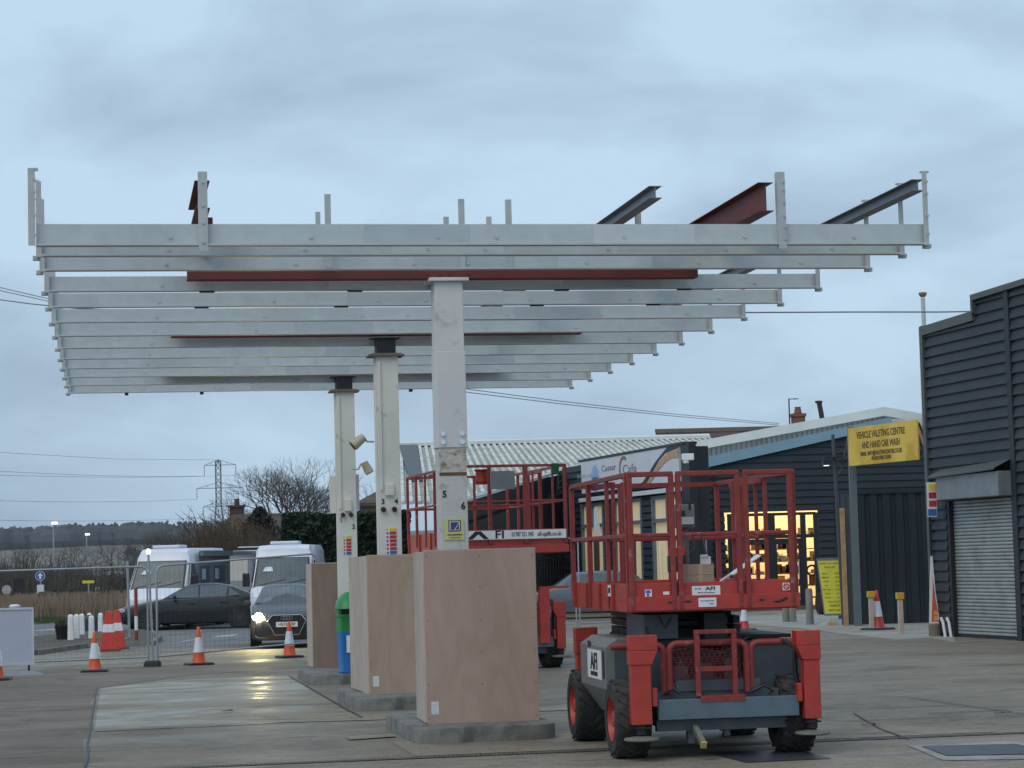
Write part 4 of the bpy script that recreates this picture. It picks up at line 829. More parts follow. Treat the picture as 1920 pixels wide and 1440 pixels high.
# ================================================================= VEHICLES
def vehicle(name, label, cat, loc, yaw, paint, glass, st, wheels, wr, group=None, rim=rimgrey, smooth=38):
    # st: stations along y from the nose (-) to the tail: (y, z_bottom, z_belt, half_w, z_roof or None, half_roof)
    c = thing(name, label, cat, loc, yaw, group)
    rs = []
    for (y, zb, zt, hw, zr, hr) in st:
        if zr is None: zr, hr = zt+.001, hw*.90
        zm = zb+(zt-zb)*.5
        pts = [(0, zb), (hw*.86, zb), (hw*.97, zb+.06), (hw, zm), (hw*.975, zt-.03), (hw*.95, zt), (hr+ (hw*.95-hr)*.12, zt+(zr-zt)*.85), (hr*.90, zr-.012 if zr-zt > .05 else zr), (hr*.5, zr+.012), (0, zr+.018)]
        rs.append([Vector((x, y, z)) for x, z in pts]+[Vector((-x, y, z)) for x, z in pts[-2:0:-1]])
    m = MB(); m.rings(rs); body = m.build('body', paint, c, smooth=smooth)
    for sgn in (-1, 1):
        for y in wheels:
            hw = max(s[3] for s in st); x1, x0 = sgn*(hw+.005), sgn*(hw-.2)
            m = MB(); m.lathe([(wr+.055, -.0), (wr+.055, .012)], (sgn*(hw-.008) if sgn > 0 else -hw-.004, y, wr), 24, 'X'); m.build('wheel_arch', stub, c)
            m = MB(); xo = x1; m.lathe([(wr*.66, xo+sgn*.012), (wr*.93, xo+sgn*.012), (wr, xo-sgn*.02), (wr, x0), (wr*.6, x0)], (0, y, wr), 24, 'X'); w_ = m.build('tyre', rubber, c, smooth=40)
            m = MB(); m.lathe([(wr*.67, xo+sgn*.014), (wr*.60, xo+sgn*.008)], (0, y, wr), 24, 'X', cap=False)
            for k in range(10):
                a = 2*math.pi*k/10; ca, sa = math.cos(a), math.sin(a)
                m.bar((xo+sgn*.012, y+.03*ca, wr+.03*sa), (xo+sgn*.012, y+wr*.63*ca, wr+wr*.63*sa), .03, .012, up=(1, 0, 0))
            m.lathe([(.05, xo+sgn*.01), (.05, xo+sgn*.02)], (0, y, wr), 12, 'X'); m.build('rim', rim, w_)
    return c, body
def skin(pts, off, nm, mt, c):     # thin panel following listed points, pushed outwards
    m = MB(); k = len(pts); P = [Vector(p) for p in pts]; n = (P[1]-P[0]).cross(P[-1]-P[0]).normalized()*off
    m.add([p+n for p in P]+[p-n*.5 for p in P], [tuple(range(k)), tuple(range(2*k-1, k-1, -1))]+[(i, (i+1) % k, (i+1) % k+k, i+k) for i in range(k)]); return m.build(nm, mt, c)
def face_text(c, s, size, x, y, z, mt, **k): return text(s, size, mt, c, TM(x, y, z), **k)
# dark saloon, side on, nose to the left
bm = gnd(345, 1180)
car, body = vehicle('saloon_car', 'dark saloon car passing side on behind the fence, nose to the left', 'car', (bm.x+.3, bm.y+.4, 0), R(-90)+.12, carpaint, glassdark,
    [(-2.42, .36, .60, .62, None, 0), (-2.36, .24, .68, .78, None, 0), (-2.1, .20, .76, .88, None, 0), (-1.5, .19, .88, .92, None, 0), (-1.0, .18, .95, .93, .965, .80), (-.25, .17, .97, .93, 1.36, .60), (.15, .17, .975, .93, 1.43, .60), (.7, .17, .98, .93, 1.43, .60), (1.2, .17, .99, .93, 1.34, .60), (1.75, .18, 1.01, .92, 1.10, .70), (1.9, .19, 1.02, .91, None, 0), (2.3, .24, 1.0, .86, None, 0), (2.42, .34, .92, .76, None, 0)], (-1.45, 1.42), .335)
hw = .93*.95
def cabin_side(c, pts, hw0, zb, zr, hr, sgn, nm, mt, off=.006):
    P = []
    for y, z in pts:
        f = (z-zb)/(zr-zb); x = hw0*.95+(hr-(hw0*.95-hr)*-.0-hw0*.95)*f*.93; P.append((sgn*x, y, z))
    if sgn > 0: P = P[::-1]
    return skin(P, off*1.0, nm, mt, c)
for sgn in (-1, 1):
    cabin_side(car, [(-.82, 1.0), (.12, 1.0), (.14, 1.36), (-.18, 1.32), (-.55, 1.17)], .93, .98, 1.43, .62, sgn, 'side_window', glassdark)
    cabin_side(car, [(.17, 1.0), (1.0, 1.01), (1.05, 1.33), (.7, 1.375), (.19, 1.365)], .93, .98, 1.43, .62, sgn, 'side_window', glassdark)
    cabin_side(car, [(1.06, 1.02), (1.45, 1.05), (1.1, 1.30)], .93, .98, 1.43, .62, sgn, 'side_window', glassdark)
    m = MB(); m.box(sgn*.93 if sgn > 0 else -1.12, 1.12 if sgn > 0 else -.93, -.66, -.55, .97, 1.09); m.build('door_mirror', carpaint, car, bevel=.03)
    m = MB(); m.box(min(sgn*.74, sgn*.87), max(sgn*.74, sgn*.87), 2.18, 2.40, .80, .94); m.build('tail_lamp', redp, car, bevel=.02)
    m = MB(); m.box(min(sgn*.60, sgn*.84), max(sgn*.60, sgn*.84), -2.36, -2.10, .58, .70); m.build('headlight', mat('lamp glass', (.5, .52, .55), .1), car, bevel=.03)
    m = MB()
    for y in (.16, 1.05): m.box(min(sgn*.932, sgn*.9345), max(sgn*.932, sgn*.9345), y, y+.012, .34, .97)
    m.build('door_gap', stub, car)
    m = MB(); m.box(min(sgn*.925, sgn*.945), max(sgn*.925, sgn*.945), -.15, .05, .80, .825); m.box(min(sgn*.925, sgn*.945), max(sgn*.925, sgn*.945), .8, 1.0, .82, .845); m.build('door_handle', carpaint, car)
# grey car facing the camera with lit headlamps
ap = gnd(533, 1216)
car2, body = vehicle('hatchback_car', 'grey car with glowing headlamps facing the camera left of the plywood boxes', 'car', (ap.x-.02, ap.y+1.0, 0), .09, audipaint, audiglass,
    [(-.98, .30, .62, .58, None, 0), (-.92, .20, .76, .78, None, 0), (-.72, .19, .86, .90, None, 0), (-.2, .18, .97, .92, None, 0), (.25, .18, 1.03, .92, 1.05, .78), (.95, .18, 1.04, .92, 1.46, .62), (1.3, .18, 1.04, .92, 1.52, .62), (2.4, .18, 1.05, .92, 1.50, .60), (3.0, .2, 1.05, .90, 1.3, .58), (3.3, .3, .95, .8, None, 0)], (-.1, 2.45), .33)
car2.scale = (.92, 1, .96)
skin([(-.80, .32, 1.07), (.80, .32, 1.07), (.60, .93, 1.455), (-.60, .93, 1.455)], .02, 'windscreen', audiglass, car2)
def yf(x): return -.985+abs(x)*abs(x)*.22
m = MB(); hexg = [(-.36, .80), (.36, .80), (.48, .66), (.30, .33), (-.30, .33), (-.48, .66)]
m.prism(hexg, lambda x, z: Vector((x, -1.02+.0, z)), lambda x, z: Vector((x, -.9, z))); gr = m.build('grille', stub, car2)
m = MB(); 
for i in range(6):
    a, b_ = hexg[i], hexg[(i+1) % 6]; m.tube([(a[0], -1.03, a[1]), (b_[0], -1.03, b_[1])], .014, 6)
m.build('grille_surround', chrome, gr)
m = MB()
for k in range(4):
    cx = -.105+k*.07; m.tube([(cx+.042*math.cos(2*math.pi*j/16), -1.045, .735+.042*math.sin(2*math.pi*j/16)) for j in range(17)], .006, 5)
m.build('ring_emblem', chrome, gr)
m = MB(); m.box(-.27, .27, -1.05, -1.035, .52, .64); pl = m.build('number_plate', white, car2); text('HG73 WBF', .10, black, pl, TM(0, -1.052, .58), bold=.001, sx=.9)
for sgn in (-1, 1):
    m = MB(); xa, xb = (.52, .86); P = [(sgn*xa, -.99, .69), (sgn*xb, -.83, .70), (sgn*(xb+.02), -.76, .80), (sgn*.62, -.90, .84)]
    m.add([Vector(p) for p in P]+[Vector(p)+Vector((0, .1, 0)) for p in P], [(0, 1, 2, 3), (7, 6, 5, 4), (0, 4, 5, 1), (1, 5, 6, 2), (2, 6, 7, 3), (3, 7, 4, 0)])
    hl = m.build('headlight', mat('lamp glass2', (.4, .42, .45), .1), car2)
    m = MB(); rr = .105 if sgn < 0 else .05; m.lathe([(0, -.02), (rr*.7, -.015), (rr, 0), (0, .02)], (sgn*.70, -.96, .765), 16, 'Y'); m.build('lamp_beam', glow if sgn < 0 else glow2, hl)
    m = MB(); m.box(min(sgn*.93, sgn*1.10), max(sgn*.93, sgn*1.10), .42, .54, 1.02, 1.15); m.build('door_mirror', audipaint, car2, bevel=.03)
    m = MB(); m.box(min(sgn*.55, sgn*.88), max(sgn*.55, sgn*.88), -.90, -.8, .30, .55); m.build('air_intake', stub, car2)
    m = MB(); m.tube([(sgn*.52, -.955, .27), (sgn*.72, -.93, .27), (sgn*.86, -.86, .36)], .012, 6); m.build('trim_strip', chrome, car2)
# white high-roof vans / motorhomes
def van(px, py, yaw, label, side, nose=.42, name='camper_van', L=5.6, nudge=0):
    p = gnd(px, py); c, body = vehicle(name, label, 'van', (p.x+nudge, p.y, 0), yaw, vanwhite, vanglass,
        [(-.05, .45, .90, .72, None, 0), (.0, .30, 1.05, .88, None, 0), (.15, .22, 1.16, .97, None, 0), (.30, .22, 1.22, 1.0, None, 0), (.34, .22, 1.24, 1.0, 1.28, .92), (1.02, .22, 1.36, 1.02, 2.18, .86), (1.10, .22, 1.36, 1.02, 2.45, .86), (1.35, .22, 1.36, 1.02, 2.58, .88), (L-.2, .22, 1.36, 1.02, 2.60, .88), (L, .3, 1.36, .98, 2.5, .85)], (.95, L-1.2), .35)
    skin([(-.84, .37, 1.30), (.84, .37, 1.30), (.76, .98, 2.14), (-.76, .98, 2.14)], .035, 'windscreen', vanglass, c)
    skin([(-.90, .34, 1.25), (.90, .34, 1.25), (.81, 1.00, 2.18), (-.81, 1.00, 2.18)], .016, 'screen_seal', stub, c)
    m = MB(); m.bar((-.7, .36, 1.34), (.1, .47, 1.50), .03, .015); m.bar((.0, .36, 1.34), (.75, .47, 1.50), .03, .015); m.build('wiper', stub, c)
    skin([(-.62, .66, 1.74), (-.30, .66, 1.74), (-.34, .76, 1.88), (-.54, .76, 1.88)], .04, 'screen_sticker', mat('pale cyan paper', (.55, .68, .72), .4), c)
    m = MB(); m.box(-.45, .45, 1.35, 2.3, 2.60, 2.70); m.build('roof_hatch', vanwhite, c, bevel=.03)
    m = MB(); m.box(-.60, .60, -.08, .0, .62, .84); m.build('grille', mat('silver grey plastic', (.25, .26, .28), .5), c); m = MB(); m.box(-.8, .8, -.10, .05, .28, .52); m.build('bumper', liftside, c, bevel=.03)
    for sgn in (-1, 1):
        m = MB(); P = [(sgn*.52, .02, .92), (sgn*.80, .03, .90), (sgn*.93, .14, 1.12), (sgn*.62, .08, 1.04)]; m.add([Vector(p)+Vector((0, -.05, 0)) for p in P]+[Vector(p)+Vector((0, .1, 0)) for p in P], [(0, 1, 2, 3), (7, 6, 5, 4), (0, 4, 5, 1), (1, 5, 6, 2), (2, 6, 7, 3), (3, 7, 4, 0)]); m.build('headlight', mat('lamp glass3', (.35, .38, .45), .1), c)
        m = MB(); m.box(min(sgn*1.04, sgn*1.26), max(sgn*1.04, sgn*1.26), .62, .74, 1.30, 1.72); m.build('door_mirror', stub, c, bevel=.03)
        skin([(sgn*1.005, .62, 1.42), (sgn*1.005, 1.55, 1.42), (sgn*.93, 1.55, 2.08), (sgn*.93, 1.05, 2.08)][::(1 if sgn < 0 else -1)], .02, 'side_window', glassdark, c)
    if side:
        m = MB(); m.box(1.016, 1.03, 1.65, L-.1, .5, 2.45); m.box(1.03, 1.17, 1.7, L-.2, 2.32, 2.50); sp = m.build('side_body', vangrey, c)
        for (a, b_) in ((1.8, 2.9), (3.4, 4.8)):
            m = MB(); m.box(1.031, 1.04, a, b_, 1.45, 2.0); wn_ = m.build('side_window', glassdark, sp)
            m = MB(); m.box(1.041, 1.046, a+.15, a+.6, 1.55, 1.9); m.build('window_sheet', mat('pale window sheet', (.4, .45, .47), .4), wn_)
    return c
van(290, 1180, -.14, 'white high-roof camper van with grey side parked behind the dark saloon', True, nudge=0)
van(528, 1178, .0, 'white high-roof van parked behind the grey car with lit lamps', False)
van(462, 1160, .0, 'white camper van farthest back between the two nearer white vans', False)
# dark grey camper behind, between
p = gnd(417, 1168); c, body = vehicle('camper_van', 'dark grey camper van with a rolled black awning between the white vans', 'van', (p.x, p.y+.6, 0), -.05, vangrey, glassdark,
    [(-.05, .45, .90, .72, None, 0), (.0, .30, 1.05, .88, None, 0), (.2, .22, 1.22, .97, None, 0), (.46, .22, 1.36, 1.0, 1.42, .90), (1.02, .22, 1.36, 1.02, 2.2, .86), (1.3, .22, 1.36, 1.02, 2.50, .88), (5, .22, 1.36, 1.02, 2.52, .88)], (.95, 4), .35)
skin([(-.78, .47, 1.43), (.78, .47, 1.43), (.70, 1.00, 2.17), (-.70, 1.00, 2.17)], .02, 'windscreen', glassdark, c)
m = MB(); m.box(-.3, 1.1, 1.05, 1.2, 2.52, 2.62); m.build('awning', stub, c)
m = MB(); m.box(1.0, 1.05, 1.6, 4.2, 1.4, 2.1); m.build('side_window', glassdark, c)
# distant oncoming van with headlamps
p = gnd(209, 1113); c, body = vehicle('approaching_van', 'small distant white van with glowing yellow headlamp on the far road', 'van', (p.x, p.y, 0), .1, vanwhite, vanglass,
    [(0, .3, 1.0, .9, None, 0), (.5, .3, 1.2, .95, 1.25, .85), (1.0, .3, 1.2, .98, 1.95, .85), (4.5, .3, 1.2, .98, 1.95, .85)], (.8, 3.6), .33)
skin([(-.75, .52, 1.24), (.75, .52, 1.24), (.7, .97, 1.85), (-.7, .97, 1.85)], .03, 'windscreen', vanglass, c)
m = MB(); m.lathe([(0, -.05), (.30, -.02), (.34, 0), (0, .1)], (-.05, -.1, .62), 14, 'Y'); m.lathe([(0, -.05), (.16, 0), (0, .1)], (.62, -.1, .78), 12, 'Y'); m.build('headlight', mat('yellow glow', (1, .9, .6), .4, emit=(1, .72, .30), estr=2.2), c)
# parked car behind the farther lift
p = gnd(1080, 1160); c, body = vehicle('parked_car', 'blue grey parked car half hidden behind the mesh fence and farther lift', 'car', (p.x+.3, p.y+.3, 0), R(-90)+.05, mat('blue grey car paint', (.10, .125, .14), .3, .2, .05, coat=.5), glassdark,
    [(-2.1, .36, .62, .62, None, 0), (-2.0, .24, .75, .80, None, 0), (-1.5, .19, .88, .88, None, 0), (-1.1, .18, .97, .90, .98, .78), (-.35, .17, .98, .90, 1.46, .62), (.9, .17, 1.0, .90, 1.50, .62), (1.7, .18, 1.02, .90, 1.30, .62), (2.0, .2, 1.0, .86, None, 0), (2.1, .34, .9, .76, None, 0)], (-1.3, 1.3), .32)
for sgn in (-1, 1):
    cabin_side(c, [(-.85, 1.01), (.2, 1.02), (.2, 1.42), (-.3, 1.36)], .90, .98, 1.5, .62, sgn, 'side_window', glassdark)
    cabin_side(c, [(.26, 1.02), (1.4, 1.04), (1.2, 1.38), (.26, 1.43)], .90, .98, 1.5, .62, sgn, 'side_window', glassdark)
# ================================================================= BUILDINGS ON THE RIGHT
def lap_wall(m, P0, P1, z0, z1f, pitch, n=None, off=.035, gap=.04):
    # horizontal lapped cladding between P0 and P1 (x,y), the outside on the right hand of P0->P1; z1f(s) gives the top
    d = Vector((P1[0]-P0[0], P1[1]-P0[1], 0)); L = d.length; d.normalize(); nn = Vector((d.y, -d.x, 0)); z = z0; O = Vector((P0[0], P0[1], 0))
    while True:
        # clip each board to where it is under the top line
        N = 24; segs = []; 
        for i in range(N):
            s0, s1 = L*i/N, L*(i+1)/N
            if max(z1f(s0), z1f(s1)) > z+.02: segs.append((s0, s1))
        if not segs: break
        s0, s1 = segs[0][0], segs[-1][1]
        k = int((s1-s0)/(L/N)+.5); pts_t = []; pts_b = []
        for i in range(k+1):
            s_ = s0+(s1-s0)*i/k; zt = min(z+pitch, z1f(s_)); zt = max(zt, z+.001); f = (zt-z)/pitch
            pts_b.append(O+d*s_+nn*off+Vector((0, 0, min(z+gap, zt-.0005)))); pts_t.append(O+d*s_+nn*off*(1-f*.9)+Vector((0, 0, zt)))
        o = len(m.v); m.v += pts_b+pts_t; m.v += [p-nn*off*.92+Vector((0, 0, .012)) for p in pts_b]
        for i in range(k): m.f.append((o+i, o+i+1, o+k+1+i+1, o+k+1+i)); m.f.append((o+i+1, o+i, o+2*(k+1)+i, o+2*(k+1)+i+1))
        z += pitch
    return m
def wallbox(m, P0, P1, z0, z1, depth):   # plain block standing behind the line P0->P1
    d = Vector((P1[0]-P0[0], P1[1]-P0[1], 0)).normalized(); nn = Vector((-d.y, d.x, 0))*depth
    a, b_ = Vector((P0[0], P0[1], z0)), Vector((P1[0], P1[1], z0)); h = Vector((0, 0, z1-z0))
    return m.hexa([a, b_, b_+nn, a+nn], [a+h, b_+h, b_+nn+h, a+nn+h])
def face_pt(px, py, O, d, up=True):   # pixel ray onto the vertical plane through O along d -> (s, z)
    v = ray(px, py); nn = Vector((d.y, -d.x, 0)); k = (O.x*nn.x+O.y*nn.y)/(v.x*nn.x+v.y*nn.y); p = v*k
    return (Vector((p.x, p.y, 0))-Vector((O.x, O.y, 0))).dot(d), CAMH+p.z
# ---- A: charcoal clad workshop, receding wall at the right edge
OA = gnd(1752, 1192); dA = Vector((.253, -1, 0)).normalized(); OA.z = 0; nA = Vector((dA.y, -dA.x, 0))   # nA points to the yard (left)
if nA.x > 0: nA = -nA
bA = thing('workshop_building', 'charcoal clad workshop at the right edge with a grey roller shutter', 'building', OA)
def A3(s_, z, out=0.0): return dA*s_ + nA*out + Vector((0, 0, z))
sstep, zst = face_pt(1828, 583, OA, dA); _, ztopc = face_pt(1742, 610, OA, dA); _, zst2 = face_pt(1830, 552, OA, dA); s_e, zend = face_pt(1920, 524, OA, dA)
print('A', sstep, zst, ztopc, zst2, s_e, zend)
ztopc = max(ztopc, 6.5)
sh0, sh1 = face_pt(1782, 1000, OA, dA)[0], face_pt(1902, 1000, OA, dA)[0]; shz = face_pt(1840, 935, OA, dA)[1]
topf = lambda s_: (ztopc+(zst-ztopc)*s_/sstep if s_ < sstep else zst2+(zend-zst2)*(s_-sstep)/(s_e-sstep))-.16
def lapA(s0, s1, z0, tf, nm='cladding'):
    m = MB(); P0 = A3(s0, 0); P1 = A3(s1, 0)
    lap_wall(m, (P0.x, P0.y), (P1.x, P1.y), z0, lambda q_: tf(s0+q_), .222, off=.045, gap=.045)
    return m.build(nm, claddingA, bA)
sm = sh1+.05
lapA(.12, sstep, 3.62, topf); lapA(sstep, sm+.0, 3.62, topf); lapA(sm+.22, 12, .25, lambda s_: min(topf(s_), 99), 'cladding')
lapA(.12, sh0-.12, .05, lambda s_: 3.6)
m = MB(); a = A3(0, 0, -.03); b_ = A3(12.1, 0, -.03)
m.prism([(0, 0), (sh0, 0), (sh0, shz), (sh1, shz), (sh1, 0), (12.1, 0), (12.1, topf(12.1)+.1), (sstep, topf(sstep)+.1), (sstep-.001, topf(sstep-.01)+.1), (0, topf(0)+.1)], lambda s_, z: A3(s_, z, -.012), lambda s_, z: A3(s_, z, -.25)); m.build('wall', stub, bA)  # black backing paints the shadow lines in the gaps between boards
m = MB(); m.prism([(-.02, 0), (.13, 0), (.13, ztopc+.02), (-.02, ztopc)], lambda s_, z: A3(s_, z, .07), lambda s_, z: A3(s_, z, -.3)); m.build('corner_trim', trimA, bA)
m = MB(); m.prism([(sm, 0), (sm+.2, 0), (sm+.2, topf(sm)+.15), (sm, topf(sm)+.14)], lambda s_, z: A3(s_, z, .055), lambda s_, z: A3(s_, z, -.01)); m.build('corner_trim', claddingA, bA)
m = MB(); tz = lambda s_: topf(s_)+.16
m.prism([(0.13, tz(0)-.2), (sstep, tz(sstep-.01)-.2), (sstep, tz(sstep-.01)), (0.13, tz(0))], lambda s_, z: A3(s_, z, .075), lambda s_, z: A3(s_, z, -.35))
m.prism([(sstep-.02, tz(sstep-.01)-.05), (sstep+.06, tz(sstep-.01)-.05), (sstep+.06, tz(sstep+.01)-.12), (12, tz(12)-.12), (12, tz(12)), (sstep-.02, tz(sstep+.01))], lambda s_, z: A3(s_, z, .095), lambda s_, z: A3(s_, z, -.35))
m.build('verge_trim', trimA, bA)
m = MB(); m.prism([(0, topf(0)), (sstep, topf(sstep-.01)), (sstep, topf(sstep+.01)), (12, topf(12)), (12, 0), (0, 0)], lambda s_, z: A3(s_, z, -.35), lambda s_, z: A3(s_, z, -9.0)); m.build('rear_block', claddingA, bA)
# shutter
m = MB(); n = 38; hh = shz/n
for k in range(n):
    z = .06+k*(shz-.06)/n; h_ = (shz-.06)/n
    prof = [(0, 0), (.028, h_*.18), (.034, h_*.5), (.026, h_*.82), (0, h_)]
    vs = [A3(sh0+.04, z+b0, a0-.10) for a0, b0 in prof]+[A3(sh1-.04, z+b0, a0-.10) for a0, b0 in prof]
    m.add(vs, [(i, i+1, i+6, i+5) for i in range(4)])
m.build('roller_shutter', shutter, bA, smooth=40)
m = MB()
for s_ in (sh0-.06, sh1-.02): m.prism([(s_, 0), (s_+.1, 0), (s_+.1, shz), (s_, shz)], lambda a_, z: A3(a_, z, .03), lambda a_, z: A3(a_, z, -.14))
m.prism([(sh0+.04, 0.0), (sh1-.02, 0.0), (sh1-.02, .06), (sh0+.04, .06)], lambda a_, z: A3(a_, z, -.05), lambda a_, z: A3(a_, z, -.1)); m.build('shutter_guide', stub, bA)
bx0, bx1 = face_pt(1786, 1000, OA, dA)[0], face_pt(1904, 1000, OA, dA)[0]
zb0, zb1 = shz+.02, shz+.52
m = MB(); m.prism([(bx0, zb0), (bx1, zb0), (bx1, zb1), (bx0, zb1)], lambda s_, z: A3(s_, z, .34), lambda s_, z: A3(s_, z, .02)); m.build('shutter_box', shutterbox, bA, bevel=.01)
m = MB(); m.add([A3(bx0-.25, zb1+.01, .42), A3(sh1+.05, zb1+.06, .42), A3(sh1+.05, zb1+.26, .0), A3(bx0-.45, zb1+.18, .0), A3(bx0-.25, zb1-.02, .42), A3(sh1+.05, zb1+.03, .42)], [(0, 1, 2, 3), (4, 5, 1, 0)]); m.build('hood', trimA, bA)
# safety strip sign, tall narrow sign, tube ends at the corner
pz = face_pt(1748, 905, OA, dA)[1]; m = MB(); wd = .30
c = thing('safety_sign', 'narrow white safety notice with yellow, red and blue rows on the workshop corner', 'sign', at(1748, 969, 49.6), 0)
m = MB(); m.box(-.10, .11, -.005, .005, 0, .75); m.build('board', sticker, c)
for k, (mt, nm) in enumerate(((bluep, 'blue_row'), (redp, 'red_row'), (redp, 'red_row'), (yellowp, 'yellow_row'))):
    m = MB(); z = .02+k*.18; (m.box(-.06, .10, -.010, -.0055, z+.02, z+.15) if k else m.box(-.09, .10, -.010, -.0055, z, z+.15)); m.build(nm, mt, c)
p = gnd(1748, 1190); c = thing('leaning_sign', 'tall narrow leaning sign with an orange foot on a round concrete block', 'sign', (p.x-.14, p.y-1.0, 0), .1)
m = MB(); m.prism([(-.10, .28), (.12, .28), (.12, .50), (.07, .95), (.03, 1.75), (-.01, 1.75), (-.06, 1.0)], lambda x, z: Vector((x, -.01, z)), lambda x, z: Vector((x, .01, z))); m.build('panel', sticker, c)
m = MB(); m.prism([(-.05, .32), (.10, .32), (.10, .56), (.06, .80), (.02, 1.3), (-.01, .80)], lambda x, z: Vector((x, -.014, z)), lambda x, z: Vector((x, -.0105, z))); m.build('red_panel', mat('orange red print', (.55, .12, .05), .5), c)
m = MB(); m.box(.0, .095, -.018, -.0145, .34, .55); m.build('orange_patch', mat('orange print', (.85, .35, .08), .5), c); text('SALE', .035, black, c, TM(.048, -.0185, .45), sx=.9)
m = MB(); m.lathe([(.13, 0), (.135, .25), (.12, .28), (0, .28)], (.02, 0, 0), 16); m.build('concrete_foot', mat('brown concrete', (.17, .14, .10), .85), c)
m = MB(); m.cyl((0, 0, 1.75), (0, 0, 2.6), .02); m.build('pole', stub, c)
for px, lb in ((1771, 'left of two short white pipes rising by the shutter'), (1782, 'right of two short white pipes rising by the shutter')):
    p = gnd(px, 1194); m = MB(); m.tube([(.02, 0, 0), (-.02, 0, .32), (-.06, .02, .42)], .032, 8); o = m.build('drain_pipe', white, None, smooth=40); o.location = (p.x-.02, p.y-.1, 0); tag(o, lb, 'pipe')
# flue pole behind
p = at(1733, 625, 58); m = MB(); z_t = at(1733, 551, 58).z; m.cyl((p.x, p.y, 0), (p.x, p.y, z_t-.1), .055, n=14); c = m.build('flue_pipe', mat('pale cream flue', (.5, .52, .53), .5), None, smooth=50); tag(c, 'tall pale flue pipe with a small cap rising behind the workshop corner', 'flue')
m = MB(); m.lathe([(.06, -.08), (.10, -.02), (.11, .03), (0, .05)], (p.x, p.y, z_t), 14); m.build('cap', mat('tan cap', (.25, .2, .15), .6), c)
# ---- corrugated gate, sign gallows
gl, gr_ = gnd(1583, 1172), gnd(1752, 1166); gz = at(1660, 925, gl.y).z
c = thing('corrugated_gate', 'dark corrugated steel gate between the shop and the workshop', 'gate', (gl.x, gl.y, 0)); L = gr_.x-gl.x
def corr(m, x0, x1, z0f, z1f, pitch=.26, dep=.05, y0=0.0):
    n = int((x1-x0)/pitch); pts = []
    for k in range(n):
        a = x0+(x1-x0)*k/n; p_ = (x1-x0)/n
        pts += [(a, 0), (a+p_*.55, 0), (a+p_*.65, dep), (a+p_*.9, dep)]
    pts.append((x1, 0)); o = len(m.v)
    m.v += [Vector((x, y0+y, z0f(x))) for x, y in pts]+[Vector((x, y0+y, z1f(x))) for x, y in pts]; k = len(pts)
    m.f += [(o+i, o+i+1, o+k+i+1, o+k+i) for i in range(k-1)]
m = MB(); corr(m, .45, L, lambda x: .02, lambda x: gz, .32, .05); m.build('sheet', corr_dark, c)
m = MB(); corr(m, 0, .43, lambda x: .0, lambda x: gz, .2, .04, -.06); m.build('side_sheet', mat('slate corrugated', (.07, .085, .09), .5), c)
m = MB(); m.box(.40, L, -.03, .06, gz, gz+.1); m.box(0, .04, .08, 1.0, 0, gz); m.box(L-.04, L, .1, 1.0, 0, gz); m.box(0, L, .9, 1.0, 0, gz); m.build('frame', corr_dark, c)
p = gnd(1610, 1174); c = thing('sign_post', 'thick grey steel post carrying the yellow valeting sign', 'post', (p.x, p.y, 0)); ptop = at(1605, 800, p.y).z
m = MB(); m.box(-.10, .08, -.09, .09, 0, ptop); m.build('post', mat('blue grey steel post', (.12, .15, .165), .5), c, bevel=.01)
SL, SR = at(1592, 840, 57.8), at(1722, 825, 54.8); zb_, zt_ = at(1592, 874, 57.8).z, at(1592, 803, 57.8).z
yaw = math.atan2(SR.y-SL.y, SR.x-SL.x); Ls = math.hypot(SR.x-SL.x, SR.y-SL.y)
yb = mat('weathered yellow sign', (.74, .52, .08), .45, 0, .08, 1.0, stain=((.58, .37, .02), .7, .45, .60))
c = thing('valeting_sign', 'yellow vehicle valeting centre and hand car wash sign on a post', 'sign', (SL.x, SL.y, 0), yaw)
zm_ = (zb_+zt_)/2; H_ = zt_-zb_
m = MB(); m.box(0, Ls, -.02, .02, zb_, zt_); m.build('board', yb, c)
brn = mat('brown faded lettering', (.12, .08, .03), .6)
sx_ = 1.0
for s_, sz, dz, wd in (('VEHICLE VALETING CENTRE', .25, .27, .70), ('AND HAND CAR WASH', .25, .0, .55), ('EMAIL: INFO@VALETINGCENTRE.CO.UK', .15, -.22, .60), ('PHONE 07802 233104', .14, -.36, .28)):
    o = text(s_, sz*H_/1.0, brn, c, TM(0, 0, 0), bold=.004); wv = max(v.co.x for v in o.data.vertices)-min(v.co.x for v in o.data.vertices); k_ = Ls*wd/wv
    for v in o.data.vertices: v.co = Vector((v.co.x*k_+Ls*.48, v.co.y-.024, v.co.z+zm_+dz*H_))
m = MB(); m.box(.0, Ls, .02, .08, zb_+.1, zb_+.16); m.box(0, Ls, .02, .08, zt_-.16, zt_-.1); m.build('back_rail', stub, c)
p = gnd(1580, 1172); c = thing('lamp_post', 'thin dark post with two small downlights left of the yellow sign', 'lamp post', (p.x, p.y-.2, 0))
z_ = at(1578, 815, p.y).z
m = MB(); m.cyl((0, 0, 0), (-.1, 0, z_), .045, n=8); m.tube([(-.1, 0, z_-1.2), (.1, 0, z_-.9), (.28, 0, z_-.1)], .02, 6); m.build('post', mat('dark grey post', (.06, .07, .075), .5), c)
m = MB(); m.box(-.35, .12, -.1, .06, z_-.62, z_-.58); m.box(-.40, -.22, -.18, .02, z_-.80, z_-.66); m.box(.0, .2, -.1, .05, z_-.75, z_-.66); m.build('lamp_head', stub, c)
m = MB(); m.box(-.38, -.25, -.19, -.05, z_-.815, z_-.801); m.build('lens', lampwhite, c)
